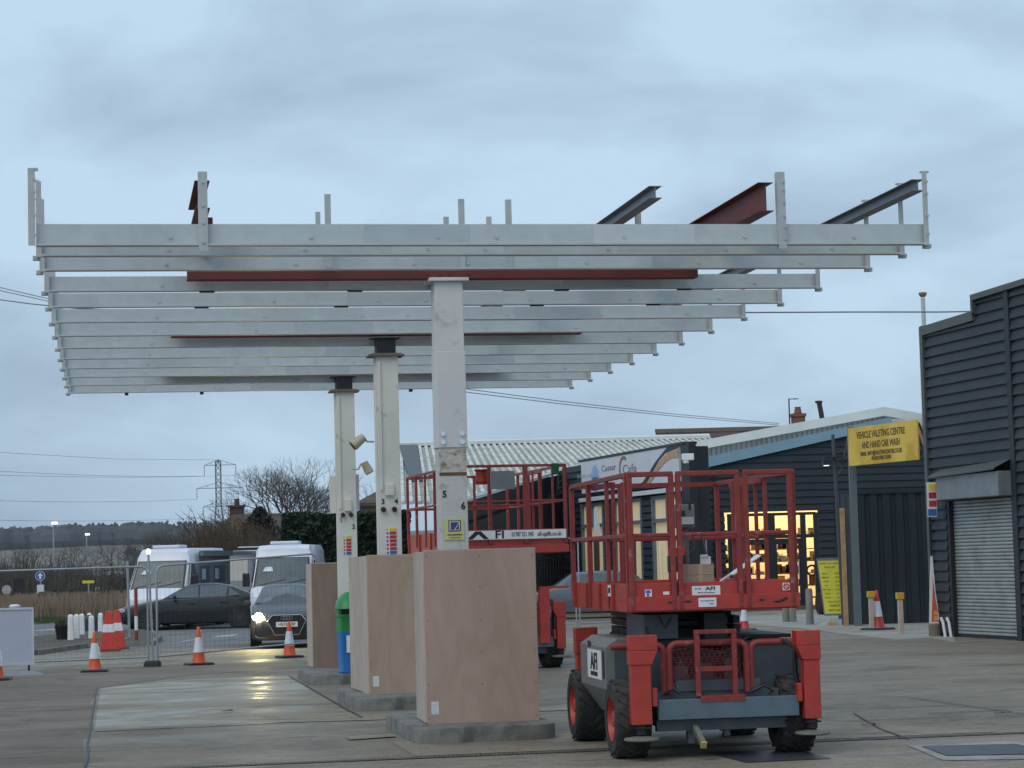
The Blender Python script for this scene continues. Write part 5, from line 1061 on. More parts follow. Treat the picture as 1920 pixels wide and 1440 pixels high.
p = gnd(1581, 1174); m = MB(); m.box(-.05, .07, -.04, .04, 0, 3.0); o = m.build('timber_post', mat('striped timber', (.40, .24, .12), .7, 0, .3, 6), None, bevel=.005); o.location = (p.x+.02, p.y-.35, 0); tag(o, 'orange brown timber post beside the yellow price board', 'post')
p = gnd(1560, 1172); m = MB(); m.box(-.1, .1, -.1, .1, 0, .09); o = m.build('timber_block', wood, None, bevel=.01); o.location = (p.x-.03, p.y-.3, 0); tag(o, 'small timber block at the foot of the timber post', 'block')
# yellow price board
p = gnd(1555, 1172); c = thing('price_board', 'yellow price board leaning back in a grey frame at the shop corner', 'sign board', (p.x+.24, p.y+.1, 0), .0)
m = MB(); m.hexa([(-.5, -.4, 0), (.35, -.4, 0), (.35, .2, 0), (-.5, .2, 0)], [(-.2, -.1, .15), (.3, -.1, .15), (.3, .1, .15), (-.2, .1, .15)]); m.build('base', mat('pale grey base', (.30, .34, .36), .6), c)
T_ = Matrix(((1, 0, -.10, 0), (0, 1, 0, 0), (0, 0, 1, 0), (0, 0, 0, 1)))
def tb(m, *a): return m.box(*a, M=Matrix.Translation((0, 0, .12)) @ T_)
m = MB(); tb(m, -.34, .26, -.02, .02, .12, 1.62); m.build('frame', shutterbox, c); m = MB(); tb(m, -.31, .235, -.028, -.0205, .17, 1.55); pn = m.build('yellow_panel', mat('bright yellow print', (.74, .72, .08), .5), c)
MT = lambda x, z: Matrix.Translation((0, 0, .12)) @ T_ @ TM(x, -.030, z)
gold = mat('brown print', (.30, .2, .02), .6)
for s_, sz, z, x in (('HAND CAR WASH', .062, 1.48, -.03), ('PRICE LIST', .062, 1.38, -.03)): text(s_, sz, gold, pn, MT(x, z), bold=.001)
for k, wrd in enumerate(('SMALL', 'MEDIUM', 'LARGE', '4X4', 'MINI VAN', 'VALET', 'POLISH')): text(wrd, .05, gold, pn, MT(-.18, 1.22-k*.105), bold=.001); text('£%d.00' % (6+k*3), .05, gold, pn, MT(.13, 1.22-k*.105), bold=.001)
for s_, z in (('FULL VALET', .48), ('FROM £45', .38), ('OPEN 7 DAYS', .26)): text(s_, .062, gold, pn, MT(-.03, z), bold=.001)
# posts with yellow caps, bollards
for px, py, lb in ((1637, 1182, 'yellow-capped pale timber post just left of the tall red and white cone'), (1690, 1188, 'yellow-capped pale timber post right of the tall red and white cone')):
    p = gnd(px, py); c = thing('timber_bollard', lb, 'bollard', (p.x, p.y+.15*(px < 1650), 0), .1, 'yellow-capped timber posts'); m = MB(); m.box(-.055, .055, -.055, .055, 0, .78); m.build('post', palewood, c, bevel=.01); m = MB(); m.box(-.085, .085, -.075, .075, .78, .93); m.build('cap', mat('amber cap', (.62, .36, .03), .5), c, bevel=.01)
for px, py, hh, lb in ((1519, 1171, .95, 'round concrete bollard right of the shop door, nearest the price board'), (1487, 1166, .70, 'short timber bollard before the shop door, left of the round one'), (1474, 1166, .55, 'grey bollard under the right end of the near lift platform')):
    p = gnd(px, py); m = MB(); m.lathe([(.10, 0), (.095, hh-.04), (.07, hh), (0, hh)], n=14); o = m.build('bollard', mat('weathered post', (.20, .20, .175), .8), None, smooth=40); o.location = (p.x, p.y, 0); tag(o, lb, 'bollard')
# ---- B: shop with lit doors
YB = 77.5
def B3(px, py, Y=YB): return at(px, py, Y)
gB = B3(1300, 1142); xl, xr = B3(1292, 1100).x, B3(1765, 1000).x
bB = thing('shop_building', 'navy clad shop with warm lit glass doors and a pale blue sloping verge', 'building', (xl, YB, 0)); LB = xr-xl
tl, tr = B3(1318, 880), B3(1600, 814); tx0, tx1 = tl.x-xl, tr.x-xl
topB = lambda x: tl.z+(tr.z-tl.z)*(x-tx0)/(tx1-tx0) if x < tx1+1.0 else tl.z+(tr.z-tl.z)*(tx1+1.0-tx0)/(tx1-tx0)
dx0, dx1 = B3(1366, 1050).x-xl, B3(1532, 1050).x-xl; dz = B3(1450, 967).z
def lapB(x0, x1, z0, tf): 
    m = MB(); lap_wall(m, (x0, 0), (x1, 0), z0, lambda s_: tf(x0+s_), .24, off=.04); return m.build('cladding', cladding, bB)
lapB(0, dx0-.08, .1, lambda x: dz+.1); lapB(dx1+.08, LB, .1, lambda x: dz+.1); lapB(0, LB, dz+.1, topB)
m = MB(); m.box(0, dx0-.1, .01, .3, 0, dz+.15); m.box(dx1+.1, LB, .01, .3, 0, dz+.15); m.prism([(0, dz+.15), (LB, dz+.15), (LB, topB(LB)), (tx1+1, topB(tx1+1)), (0, topB(0))], lambda x, z: Vector((x, .01, z)), lambda x, z: Vector((x, .3, z))); m.build('wall', stub, bB)  # black behind the cladding, shade painted into the board gaps
m = MB()
e0, e1 = (tx0-.25, tl.z-.02), (tx1+1.3, topB(tx1+.9)+.06)
m.prism([(e0[0], e0[1]), (e1[0], e1[1]), (e1[0], e1[1]+.30), (e0[0], e0[1]+.36)], lambda x, z: Vector((x, -.14, z)), lambda x, z: Vector((x, .5, z))); m.build('verge', verge_blue, bB)
m = MB(); m.prism([(e0[0], e0[1]+.3), (e1[0], e1[1]+.26), (LB, e1[1]+.26), (LB, e1[1]), (e0[0], e0[1])], lambda x, z: Vector((x, .3, z)), lambda x, z: Vector((x, 9, z))); m.build('roof', rf_white, bB)
# door frame, panes, shop inside
m = MB(); f = .09
cols = [dx0, dx0+(dx1-dx0)*.245, dx0+(dx1-dx0)*.50, dx0+(dx1-dx0)*.755, dx1-.0]
tz_ = B3(1450, 1003).z
px_ = [B3(v, 1050).x-xl for v in (1366, 1378, 1441, 1452, 1504, 1512, 1532)]
for a, b_ in ((px_[0], px_[1]), (px_[2]-.06, px_[3]+.06), (px_[4]-.02, px_[5]+.02), (px_[6]-.08, px_[6]+.08)): m.box(a, b_, -.02, .12, 0, dz+.08)
m.box(px_[0], px_[6], -.021, .121, dz, dz+.1); m.box(px_[0], px_[6], -.019, .119, tz_-.12, tz_); m.box(px_[0], px_[5], -.018, .118, 0, .18); m.build('door_frame', frame_dark, bB)
for a, b_ in ((px_[1], px_[2]), (px_[3], px_[4])):
    m = MB(); m.box(a+.001, a+.10, .0, .1, .18, tz_-.13); m.box(b_-.10, b_-.021, .0, .1, .18, tz_-.13); m.box(a+.1, b_-.1, .0, .1, tz_-.32, tz_-.13); m.box(a+.1, b_-.1, 0, .1, .18, .34); dr = m.build('door', frame_dark, bB)
    m = MB(); m.box(b_-.14, b_-.11, -.08, -.02, 1.0, 1.7); m.build('handle', alu, dr)
glassm = mat('clear shop glass', (1, 1, 1), 0.02, 0, 0, trans=1.0, spec=.5); glassm.node_tree.nodes['Principled BSDF'].inputs['IOR'].default_value = 1.02
m = MB(); m.box(px_[1], px_[6], .04, .046, .2, dz); m.build('glass', glassm, bB)
ra, rb = px_[0]-.6, px_[6]+.6
m = MB(); m.box(ra, rb, 4.5, 4.6, 0, dz+.4); m.box(ra-.1, ra, .35, 4.6, 0, dz+.4); m.box(rb, rb+.1, .35, 4.6, 0, dz+.4); m.build('shop_inside_wall', shopwall, bB)
m = MB(); m.box(ra, rb, .35, 4.6, dz+.4, dz+.5); m.build('shop_ceiling', shopglow, bB)
m = MB(); m.box(ra, rb, .31, 4.5, .0, .05); m.build('shop_floor', mat('shop floor', (.3, .25, .18), .6), bB)
random.seed(11)
shelfm = mat('shop shelf', (.34, .22, .12), .6)
for row, y in ((0, 1.0), (1, 2.6)):
    m = MB()
    for k in range(6): m.box(ra+.2, rb-.2, y, y+.4, .35+k*.42, .38+k*.42)
    m.build('shelf', shelfm, bB)
gm = [mat('goods %d' % k, c_, .6) for k, c_ in enumerate(((.05, .045, .04), (.55, .42, .2), (.3, .1, .05), (.7, .6, .4), (.12, .13, .14), (.5, .3, .05)))]
for mi, mt in enumerate(gm):
    m = MB()
    for k in range(34):
        x = random.uniform(ra+.3, rb-.5); lv = random.randrange(0, 6); w_, h_ = random.uniform(.06, .3), random.uniform(.08, .32); y = random.choice((1.02, 1.1, 2.65)); m.box(x, x+w_, y, y+random.uniform(.05, .3), .382+lv*.42, .382+lv*.42+h_)
    m.build('shelf_goods', mt, bB, kind='stuff')
for (x, z, r_) in ((px_[3]+.75, 1.95, .22), (px_[3]+.75, 1.5, .20), (px_[1]+.45, 1.8, .2), (px_[5]+.25, 1.3, .17)):
    m = MB(); m.tube([(x+r_*math.cos(a*.3927), .6, z+r_*math.sin(a*.3927)) for a in range(17)], .035, 6); o = m.build('hanging_wreath', gm[0], bB)
m = MB(); m.box(px_[0]-.3, px_[6]+.3, -.9, -.01, 0, .09); m.box(px_[0]-.3, px_[6]+.3, -.95, -.9, 0.0, .14); m.build('door_step', mat('brown door step', (.13, .10, .08), .8), bB)
m = MB(); sp = B3(1339, 930).x-xl; m.cyl((sp, -.1, .0), (sp, -.1, topB(sp)-.1), .05, n=8); m.build('downpipe', stub, bB)
# parked tyre / dark car end right of the doors
p = at(1541, 1140, 70); m = MB(); m.lathe([(.0, -.12), (.2, -.12), (.33, -.1), (.34, .1), (.2, .12), (.0, .12)], (0, 0, 0), 20, 'X'); o = m.build('spare_tyre', rubber, None, smooth=40); o.location = (p.x, p.y, .34); o.rotation_euler = (0, 0, .2); tag(o, 'black tyre standing behind the yellow price board', 'tyre')
# ---- warehouse behind, white verge and pale gable
YW = 86.0
W_ = [at(x, y, YW) for x, y in ((1240, 846), (1332, 823), (1655, 764), (1733, 778), (1800, 790))]
bW = thing('warehouse', 'warehouse behind the shop with a white verge and pale corrugated gable', 'building', (W_[0].x, YW, 0)); X0 = W_[0].x
pr = [(p.x-X0, p.z) for p in W_]; th = .33
m = MB(); m.prism([(a, b_-.0) for a, b_ in pr]+[(a, b_-th) for a, b_ in pr[::-1]], lambda x, z: Vector((x, -.35, z)), lambda x, z: Vector((x, 0.0, z))); m.build('verge', verge_white, bW)
def zW(x):
    for i in range(len(pr)-1):
        if pr[i][0] <= x <= pr[i+1][0]: return pr[i][1]+(pr[i+1][1]-pr[i][1])*(x-pr[i][0])/(pr[i+1][0]-pr[i][0])-th
    return pr[-1][1]-th
m = MB(); corr(m, .0, pr[-1][0], lambda x: .5, zW, .19, .05, .02); m.build('gable_sheet', corr_pale, bW)
m = MB(); m.prism([(pr[0][0], pr[0][1]-.05), (pr[2][0], pr[2][1]-.05), (pr[-1][0], pr[-1][1]-.05), (pr[-1][0], 0), (pr[0][0], 0)], lambda x, z: Vector((x, .12, z)), lambda x, z: Vector((x, 24, z))); m.build('roof', rf_white, bW)
p = at(1733, 812, 60); c = thing('pink_banner', 'pale pink banner glimpsed between the yellow sign and the workshop', 'banner', (p.x, p.y, 0), .3)
pk = mat('pink banner', (.62, .28, .32), .6); z1_, z0_ = at(1733, 792, 60).z, at(1733, 834, 60).z
m = MB(); m.prism([(-.2, z1_-.1), (.3, z1_), (.3, z0_), (-.05, z0_)], lambda x, z: Vector((x, 0, z)), lambda x, z: Vector((x, .02, z))); m.build('banner_sheet', pk, c); m = MB(); m.bar((-.18, -.05, z1_), (.16, -.05, z0_-.3), .04, .04); m.build('stay', stub, c)
# ---- C: cafe wing, wall receding leftwards, sign board and windows
OC = at(1304, 1050, 70.0); OC.z = 0; dC = Vector((-.262, 1, 0)).normalized(); nC = Vector((-dC.y, dC.x, 0))
if nC.x > 0: nC = -nC
bC = thing('cafe_building', 'dark clad cafe wing with tall warm lit windows behind the near lift', 'building', OC)
def C3(s_, z, out=0.0): return dC*s_+nC*out+Vector((0, 0, z))
def fC(px, py): return face_pt(px, py, OC, dC)
Lc = 15.0; zc1 = fC(1285, 838)[1]
wins = []
for (a, b_) in ((1225, 1282), (1153, 1206), (1092, 1134)):
    s1, s0 = fC(a, 1000)[0], fC(b_, 1000)[0]; wins.append((s0, s1))
wz1 = fC(1250, 928)[1]; wz0 = fC(1250, 1096)[1]
print('C', wins, wz0, wz1, zc1)
edges = [0.35]
for s0, s1 in wins: edges += [s0, s1]
edges.append(Lc)
m = MB()
for i in range(0, len(edges), 2):
    a, b_ = edges[i], edges[i+1]
    P0, P1 = C3(b_, 0), C3(a, 0); lap_wall(m, (P0.x, P0.y), (P1.x, P1.y), wz0, lambda s_: wz1, .23, off=.04)
P0, P1 = C3(Lc, 0), C3(.35, 0); lap_wall(m, (P0.x, P0.y), (P1.x, P1.y), .1, lambda s_: wz0, .23, off=.04); lap_wall(m, (P0.x, P0.y), (P1.x, P1.y), wz1, lambda s_: zc1-.1, .23, off=.04)
m.build('cladding', cladding, bC)
frm = mat('slate window frame', (.13, .16, .19), .5)
for s0, s1 in wins:
    m = MB(); zt = wz0+(wz1-wz0)*.72
    for a, b_, c0, c1 in ((s0, s0+.14, wz0, wz1), (s1-.14, s1, wz0, wz1), (s0+.14, s1-.14, wz1-.12, wz1), (s0+.14, s1-.14, wz0, wz0+.1), (s0+.14, s1-.14, zt-.06, zt+.06), ((s0+s1)/2-.04, (s0+s1)/2+.04, zt+.06, wz1-.12)):
        m.prism([(a, c0), (b_, c0), (b_, c1), (a, c1)], lambda s_, z: C3(s_, z, .05), lambda s_, z: C3(s_, z, -.08))
    wd_ = m.build('window', frm, bC)
    m = MB(); m.prism([(s0+.1, wz0+.05), (s1-.1, wz0+.05), (s1-.1, wz1-.06), (s0+.1, wz1-.06)], lambda s_, z: C3(s_, z, -.05), lambda s_, z: C3(s_, z, -.07)); m.build('lit_blind', cafeglow, wd_)
    m = MB(); m.prism([(s0+.9*(s1-s0)*.35, wz0+.1), (s0+(s1-s0)*.55, wz0+.1), (s0+(s1-s0)*.55, wz0+1.5), (s0+(s1-s0)*.3, wz0+1.5)], lambda s_, z: C3(s_, z, -.03), lambda s_, z: C3(s_, z, -.045)); m.build('dark_chair_back', mat('dim furniture', (.08, .08, .07), .6), wd_)
m = MB(); m.prism([(0.2, 0), (Lc, 0), (Lc, zc1), (.2, zc1)], lambda s_, z: C3(s_, z, -.085), lambda s_, z: C3(s_, z, -.6)); m.build('wall', stub, bC)  # gaps in the cafe boards show this black as painted shade
m = MB(); sa_ = fC(1284, 870)[0]; m.prism([(-.05, 0), (sa_, 0), (sa_, zc1+.12), (-.05, zc1+.12)], lambda s_, z: C3(s_, z, .12), lambda s_, z: C3(s_, z, -.12)); m.build('corner_pier', stub, bC)
# sign board on it
sa, sb = fC(1281, 870)[0], fC(1097, 890)[0]; z_t, z_b = fC(1190, 855)[1]+.08, fC(1190, 914)[1]
m = MB(); m.prism([(.365, z_t+.01), (Lc-3.0, z_t+.01), (Lc-3.0, z_t+.09), (.365, z_t+.09)], lambda s_, z: C3(s_, z, .16), lambda s_, z: C3(s_, z, -.3)); m.build('parapet', stub, bC)
c = thing('cafe_sign', 'white cafe fascia sign with a copper and black swoosh above the lit windows', 'sign', OC)
m = MB(); m.prism([(sa, z_b), (sb, z_b), (sb, z_t), (sa, z_t)], lambda s_, z: C3(s_, z, .14), lambda s_, z: C3(s_, z, .06)); m.build('board', mat('pale sign board', (.62, .63, .70), .5, 0, .05, 2.0), c)
Ws, Hs = sb-sa, z_t-z_b
def band(poly, mt, nm, o_=.15): m = MB(); m.prism([(sa+Ws*(1-x), z_b+Hs*z) for x, z in poly], lambda s_, z: C3(s_, z, o_), lambda s_, z: C3(s_, z, o_-.008)); return m.build(nm, mt, c)
cu = [(1.0, .84), (.93, .80), (.87, .70), (.80, .50), (.74, .28), (.68, .08), (.62, .0)]
band([(1, 1), (.90, 1), (.86, .88), (.78, .62), (.72, .35), (.66, .12), (.60, .02), (.54, .05), (.47, .25), (.46, .22), (.53, .0), (.66, .0), (.70, .1), (.76, .38), (.82, .66), (.88, .84), (1, .93)], black, 'black_swoosh')
band([(1, .90), (.90, .83), (.83, .64), (.77, .38), (.71, .12), (.68, .02), (.71, .0), (.76, .16), (.82, .42), (.88, .60), (.94, .68), (1, .66)], mat('copper print', (.50, .28, .15), .5), 'copper_swoosh', .156)
# lettering faces the yard, read from nC side
yawC = math.atan2(-dC.y, -dC.x)
def ctext(s_, x, z, size, mt, **k): P = C3(sa+Ws*(1-x), z_b+Hs*z, .146); return text(s_, size, mt, c, Matrix.Translation(P) @ Matrix.Rotation(yawC, 4, 'Z') @ FRONT, **k)
gt = mat('grey green print', (.15, .17, .16), .5)
ctext('Cafe', .53, .55, .42, gt, sx=2.0); ctext('C', .46, .55, 1.2, mat('copper dark', (.22, .10, .05), .5), sx=1.1); ctext('Caesar', .31, .68, .30, gt, sx=2.0); ctext('fresh coffee', .07, .55, .22, mat('lilac print', (.35, .38, .48), .5), sx=2.4)
band([(.16+.045*math.cos(a*.628), .42+.42*math.sin(a*.628)) for a in range(10)], mat('pale blue print2', (.30, .42, .62), .5), 'blue_oval'); band([(.13, .30), (.19, .30), (.19, .46), (.13, .46)], mat('deep blue print', (.06, .14, .38), .5), 'blue_bar', .158)
m = MB(); m.prism([(sa, z_b-.30), (sb+.3, z_b-.30), (sb+.3, z_b-.16), (sa, z_b-.16)], lambda s_, z: C3(s_, z, .18), lambda s_, z: C3(s_, z, .04)); m.build('gutter', verge_white, bC)
for px, py in ((1292, 858), (1345, 846)):
    p = at(px, py, 68.2); c = thing('security_camera', {1292: 'white security camera at the right end of the cafe sign', 1345: 'dark floodlight box on the cafe corner pier'}[px], 'camera', p)
    m = MB(); m.box(-.22, .14, -.1, .1, -.08, .12) if px == 1292 else m.box(-.2, .12, -.1, .1, -.04, .04); m.build('housing', white if px == 1292 else stub, c, bevel=.02); m = MB(); m.lathe([(0, 0), (.09, .02), (.10, .1), (0, .12)], (-.1, 0, -.18), 12); m.build('lens', white if px == 1292 else stub, c); m = MB(); m.box(.1, .3, .0, .06, -.02, .03); m.build('bracket', stub, c)
    if px == 1345: bpy.data.objects.remove(c.children[0]); [bpy.data.objects.remove(x) for x in list(c.children)]; bpy.data.objects.remove(c)
# ---- D: long barn with white corrugated roof
def roofpt(px, py, kz=.12, Yr=100.0, zr=None):
    v = ray(px, py); zr_ = at(1000, 832, 100).z
    Y = (zr_-kz*Yr-CAMH)/(v.z/v.y-kz) if True else 0
    return at(px, py, Y)
rl_, rr_ = at(752, 838, 100), at(1330, 823, 100)
bD = thing('long_barn', 'long barn with a mossy white corrugated roof behind the columns', 'building', (0, 0, 0))
E0, E1 = roofpt(845, 950), roofpt(1100, 868)
Lo = [roofpt(783, 945), roofpt(840, 948), roofpt(880, 935), roofpt(990, 901), roofpt(1100, 868), roofpt(1300, 845)]
zr_ = rl_.z
# roof as ribs running down the slope; clip each rib at the eave polyline
eX = [(p.x, p.y) for p in Lo]
def eaveY(x, s_dx):    # follow a rib starting at ridge x going towards camera along (s_dx,-1); find where it meets the eave polyline
    best = 74.0
    for i in range(len(eX)-1):
        (xa, ya), (xb, yb_) = eX[i], eX[i+1]
        # x + s_dx*(100-Y) = X ; on segment
        for q_ in range(41):
            f = q_/40; X, Y = xa+(xb-xa)*f, ya+(yb_-ya)*f
            if abs(x+s_dx*(100-Y)-X) < .22: return Y
    return None
def zroof(Y): return zr_-.12*(100-Y)
sdx = .05
def rib_end(X):     # where a rib running down from the ridge meets the eave polyline
    for (xa, ya), (xb, yb_) in zip(eX[:-1], eX[1:]):
        # X + sdx*(100-Y) = xa + (xb-xa)*f, Y = ya + (yb_-ya)*f
        f = (X+sdx*(100-ya)-xa)/((xb-xa)+sdx*(yb_-ya))
        if 0 <= f <= 1: return ya+(yb_-ya)*f
    return eX[0][1] if X < 0 else 97.0
m = MB(); prev = None; X = rl_.x; rm = MB(); k = 0
while X < rr_.x:
    Ya = rib_end(X); o = len(m.v); m.v += [Vector((X+sdx*(100-Y), Y, zroof(Y))) for Y in (100, Ya)]
    if prev is not None: m.f.append((prev, prev+1, o+1, o))
    prev = o
    q0, q1 = Vector((X, 100, zroof(100)+.03)), Vector((X+sdx*(100-Ya), Ya, zroof(Ya)+.03)); rm.bar(q0, q1, .12, .10); X += .27
m.build('roof', mat('dark roof troughs', (.36, .385, .355), .8, 0, .2, 1.0, stain=((.20, .21, .19), 1.3, .5, .7)), bD); rm.build('roof_ribs', rf_white, bD)  # flat sheet in a darker tone than the raised ribs
m = MB(); m.tube([(rl_.x-.1, 100, zr_+.08), (rr_.x, 100, zr_+.08)], .16, 8); m.box(rl_.x, rr_.x, 99.5, 100.1, zr_+.0, zr_+.14); m.build('ridge_capping', verge_white, bD)
m = MB()
for i in range(1, len(Lo)-2):
    a, b_ = Lo[i], Lo[i+1]; m.bar(a+Vector((0, -.05, -.02)), b_+Vector((0, -.05, -.02)), .12, .10)
m.build('eave_gutter', verge_white, bD)
m = MB()
for i in range(1, len(Lo)-2):
    a, b_ = Lo[i], Lo[i+1]; m.hexa([a+Vector((0, 0, -.7)), b_+Vector((0, 0, -.7)), b_+Vector((0, .3, -.7)), a+Vector((0, .3, -.7))], [a+Vector((0, 0, -.12)), b_+Vector((0, 0, -.12)), b_+Vector((0, .3, -.12)), a+Vector((0, .3, -.12))])
m.build('fascia', stub, bD)
m = MB(); m.hexa([Lo[1]+Vector((.2, .4, -Lo[1].z)), Lo[4]+Vector((.3, .4, -Lo[4].z)), Vector((Lo[4].x, 99, 0)), Vector((Lo[1].x, 99, 0))], [Lo[1]+Vector((.2, .4, -.75)), Lo[4]+Vector((.3, .4, -.75)), Vector((Lo[4].x, 99, 5.5)), Vector((Lo[1].x, 99, 5.5))]); m.build('wall', mat('barn interior shade', (.018, .022, .026), .7, 0, .2, 1), bD)  # shade of the open barn below the eave, painted as a dark block
m = MB(); m.hexa([rl_+Vector((-.1, 0, -.3)), rl_+Vector((.7, 0, -.3)), roofpt(793, 905)+Vector((0, 0, -.3)), roofpt(768, 905)+Vector((0, 0, -.3))], [rl_+Vector((-.1, 0, .12)), rl_+Vector((.7, 0, .12)), roofpt(793, 905)+Vector((0, 0, .12)), roofpt(768, 905)+Vector((0, 0, .12))]); m.build('verge_flashing', mat('slate flashing', (.075, .085, .095), .6), bD)
# ---- tiled roof and chimneys behind
YT = 120; tA, tB = at(1228, 806, YT), at(1470, 802, YT)
bT = thing('tiled_house', 'house with a brown tiled roof seen above the white barn roof', 'house', (tA.x, YT, 0)); LT = tB.x-tA.x+3
m = MB(); n = 8
for k in range(n): m.hexa([(0, -5+k*5/n, tA.z-2.4+k*2.4/n), (LT, -5+k*5/n, tA.z-2.4+k*2.4/n), (LT, -5+(k+1)*5/n, tA.z-2.4+(k+1)*2.4/n-.08), (0, -5+(k+1)*5/n, tA.z-2.4+(k+1)*2.4/n-.08)], [(0, -5+k*5/n, tA.z-2.3+k*2.4/n), (LT, -5+k*5/n, tA.z-2.3+k*2.4/n), (LT, -5+(k+1)*5/n, tA.z-2.3+(k+1)*2.4/n-.06), (0, -5+(k+1)*5/n, tA.z-2.3+(k+1)*2.4/n-.06)])
m.build('roof', tilebrown, bT); m = MB(); m.box(0.2, LT-.2, -4.6, 4, 0, tA.z-2.4); m.build('wall', brick, bT)
for (px, y0, y1, wd, lean, nm) in ((1497, 800, 776, .62, 0, 'chimney'), ):
    a, b_ = at(px, y0, 116), at(px, y1, 116); m = MB(); m.box(a.x-tA.x-wd/2, a.x-tA.x+wd/2, -4.4, -3.6, 3, b_.z-.15); m.box(a.x-tA.x-wd/2-.06, a.x-tA.x+wd/2+.06, -4.46, -3.54, b_.z-.15, b_.z); ch = m.build('chimney', brick, bT)
    m = MB(); m.lathe([(.16, 0), (.2, .05), (.15, .3), (.17, .35)], (a.x-tA.x, -4, b_.z), 10); m.build('chimney_pot', brick, ch)
a, b_ = at(1541, 782, 114), at(1536, 756, 114); m = MB(); m.cyl((a.x-tA.x, -6, 3), (a.x-tA.x, -6, a.z), .13); m.cyl((a.x-tA.x, -6, a.z), (b_.x-tA.x, -6, b_.z), .13, n=8); m.cyl((b_.x-tA.x-.02, -6, b_.z), (b_.x-tA.x-.02, -6, b_.z+.12), .18); m.build('vent_pipe', mat('sooty pipe', (.05, .03, .03), .8), bT)
a, b_ = at(1480, 800, 116), at(1480, 748, 116); m = MB(); m.cyl((a.x-tA.x, -4.2, 5), (a.x-tA.x, -4.2, b_.z), .035, n=6); m.box(a.x-tA.x, a.x-tA.x+.5, -4.22, -4.18, b_.z-.04, b_.z); m.box(a.x-tA.x+.3, a.x-tA.x+.34, -4.5, -3.9, b_.z-.04, b_.z); m.build('aerial', stub, bT)
# mesh fence in the right background
fa, fb = at(1003, 1150, 63.0), at(1082, 1150, 61.5)
fence_panel(Vector((fa.x, fa.y, 0.0)), Vector((fb.x, fb.y, 0)), .03, 2.45, 'mesh fence panel in front of the barn, between the two red lifts', 'mesh fence panels before the barn', mesh=.12)
fc = at(1330, 1150, 63.5); fence_panel(Vector((fb.x+.05, fb.y, 0)), Vector((fc.x, fc.y, 0)), .03, 2.45, 'mesh fence panel before the cafe windows, seen through the near lift', 'mesh fence panels before the barn', mesh=.12)
# ================================================================= BACKGROUND, LEFT
random.seed(21)
def blades(nm, n, region, h, wd, mt, label, cat, lean=.25):
    m = MB()
    for _ in range(n):
        x, y, z0 = region(); hh = h*random.uniform(.5, 1.1); a = random.random()*6.28; dx, dy = math.cos(a)*wd, math.sin(a)*wd*.5; lx, ly = random.uniform(-lean, lean)*hh, random.uniform(-lean, lean)*hh
        m.v += [Vector((x-dx, y-dy, z0)), Vector((x+dx, y+dy, z0)), Vector((x+lx+dx*.3, y+ly, z0+hh)), Vector((x+lx-dx*.3, y+ly, z0+hh))]; k = len(m.v)-4; m.f.append((k, k+1, k+2, k+3))
    me = bpy.data.meshes.new(nm); me.from_pydata(m.v, [], m.f); me.materials.append(mt); o = bpy.data.objects.new(nm, me); sc.collection.objects.link(o); tag(o, label, cat, kind='stuff'); return o
sheet('verge', [(-60, 84.5), (-8, 84.5), (-8, 240), (-60, 240)], .002, islm)
sheet('grass_strip', [gnd(-60, 1176)[:2], gnd(70, 1171)[:2], gnd(160, 1163)[:2], gnd(230, 1160)[:2], gnd(230, 1150)[:2], gnd(-60, 1155)[:2]], .012, grassm)
blades('grass', 5000, lambda: (random.uniform(-32, -13), random.uniform(86, 95), 0), .16, .03, grassm, 'short green grass along the far side of the road', 'grass')
blades('dry_reeds', 16000, lambda: (random.uniform(-36, -10), random.uniform(94, 112), 0), .95, .035, reedm, 'dry brown reeds and dead stalks beyond the road', 'reeds', .18)
# twiggy scrub: clumps of branching sticks
def scrub(nm, n, xr, yr, hr, label, mt=twigs, seed=4):
    random.seed(seed); m = MB()
    for _ in range(n):
        x, y = random.uniform(*xr), random.uniform(*yr); h = random.uniform(*hr)*(0.75+.5*noise.noise(Vector((x*.12, y*.05, 0)))); rad = h*.32
        for __ in range(24):
            a = random.random()*6.28; r1 = random.random()**.6*rad; z1 = h*random.uniform(.35, 1.0); x0, y0 = x+random.uniform(-.4, .4), y+random.uniform(-.4, .4)
            p0, p1 = Vector((x0, y0, z1*.15)), Vector((x+r1*math.cos(a), y+r1*math.sin(a), z1)); wd = random.uniform(.012, .032)
            m.v += [p0+Vector((-wd, 0, 0)), p0+Vector((wd, 0, 0)), p1+Vector((wd*.3, 0, 0)), p1-Vector((wd*.3, 0, 0))]; k = len(m.v)-4; m.f.append((k, k+1, k+2, k+3))
            for ___ in range(3):
                f = random.uniform(.4, 1); pm = p0.lerp(p1, f); q_ = pm+Vector((random.uniform(-1, 1), random.uniform(-.5, .5), random.uniform(-.1, 1)))*h*.13; wt = .012
                m.v += [pm+Vector((-wt, 0, -wt)), pm+Vector((wt, 0, wt)), q_+Vector((wt*.4, 0, 0)), q_-Vector((wt*.4, 0, 0))]; k = len(m.v)-4; m.f.append((k, k+1, k+2, k+3))
    me = bpy.data.meshes.new(nm); me.from_pydata(m.v, [], m.f); me.materials.append(mt); o = bpy.data.objects.new(nm, me); sc.collection.objects.link(o); tag(o, label, 'scrub', kind='stuff'); return o
scrub('scrub', 1900, (-62, -12), (118, 240), (2.0, 3.5), 'brown leafless scrub and hedgerow behind the dry reeds')
scrub('brown_hedge', 420, (-13.0, -8.0), (90, 99), (3.1, 4.7), 'dense brown leafless hedge behind the parked vans', mat('warm brown twigs', (.075, .052, .035), .95, 0, .3, .8, world=True), 5)
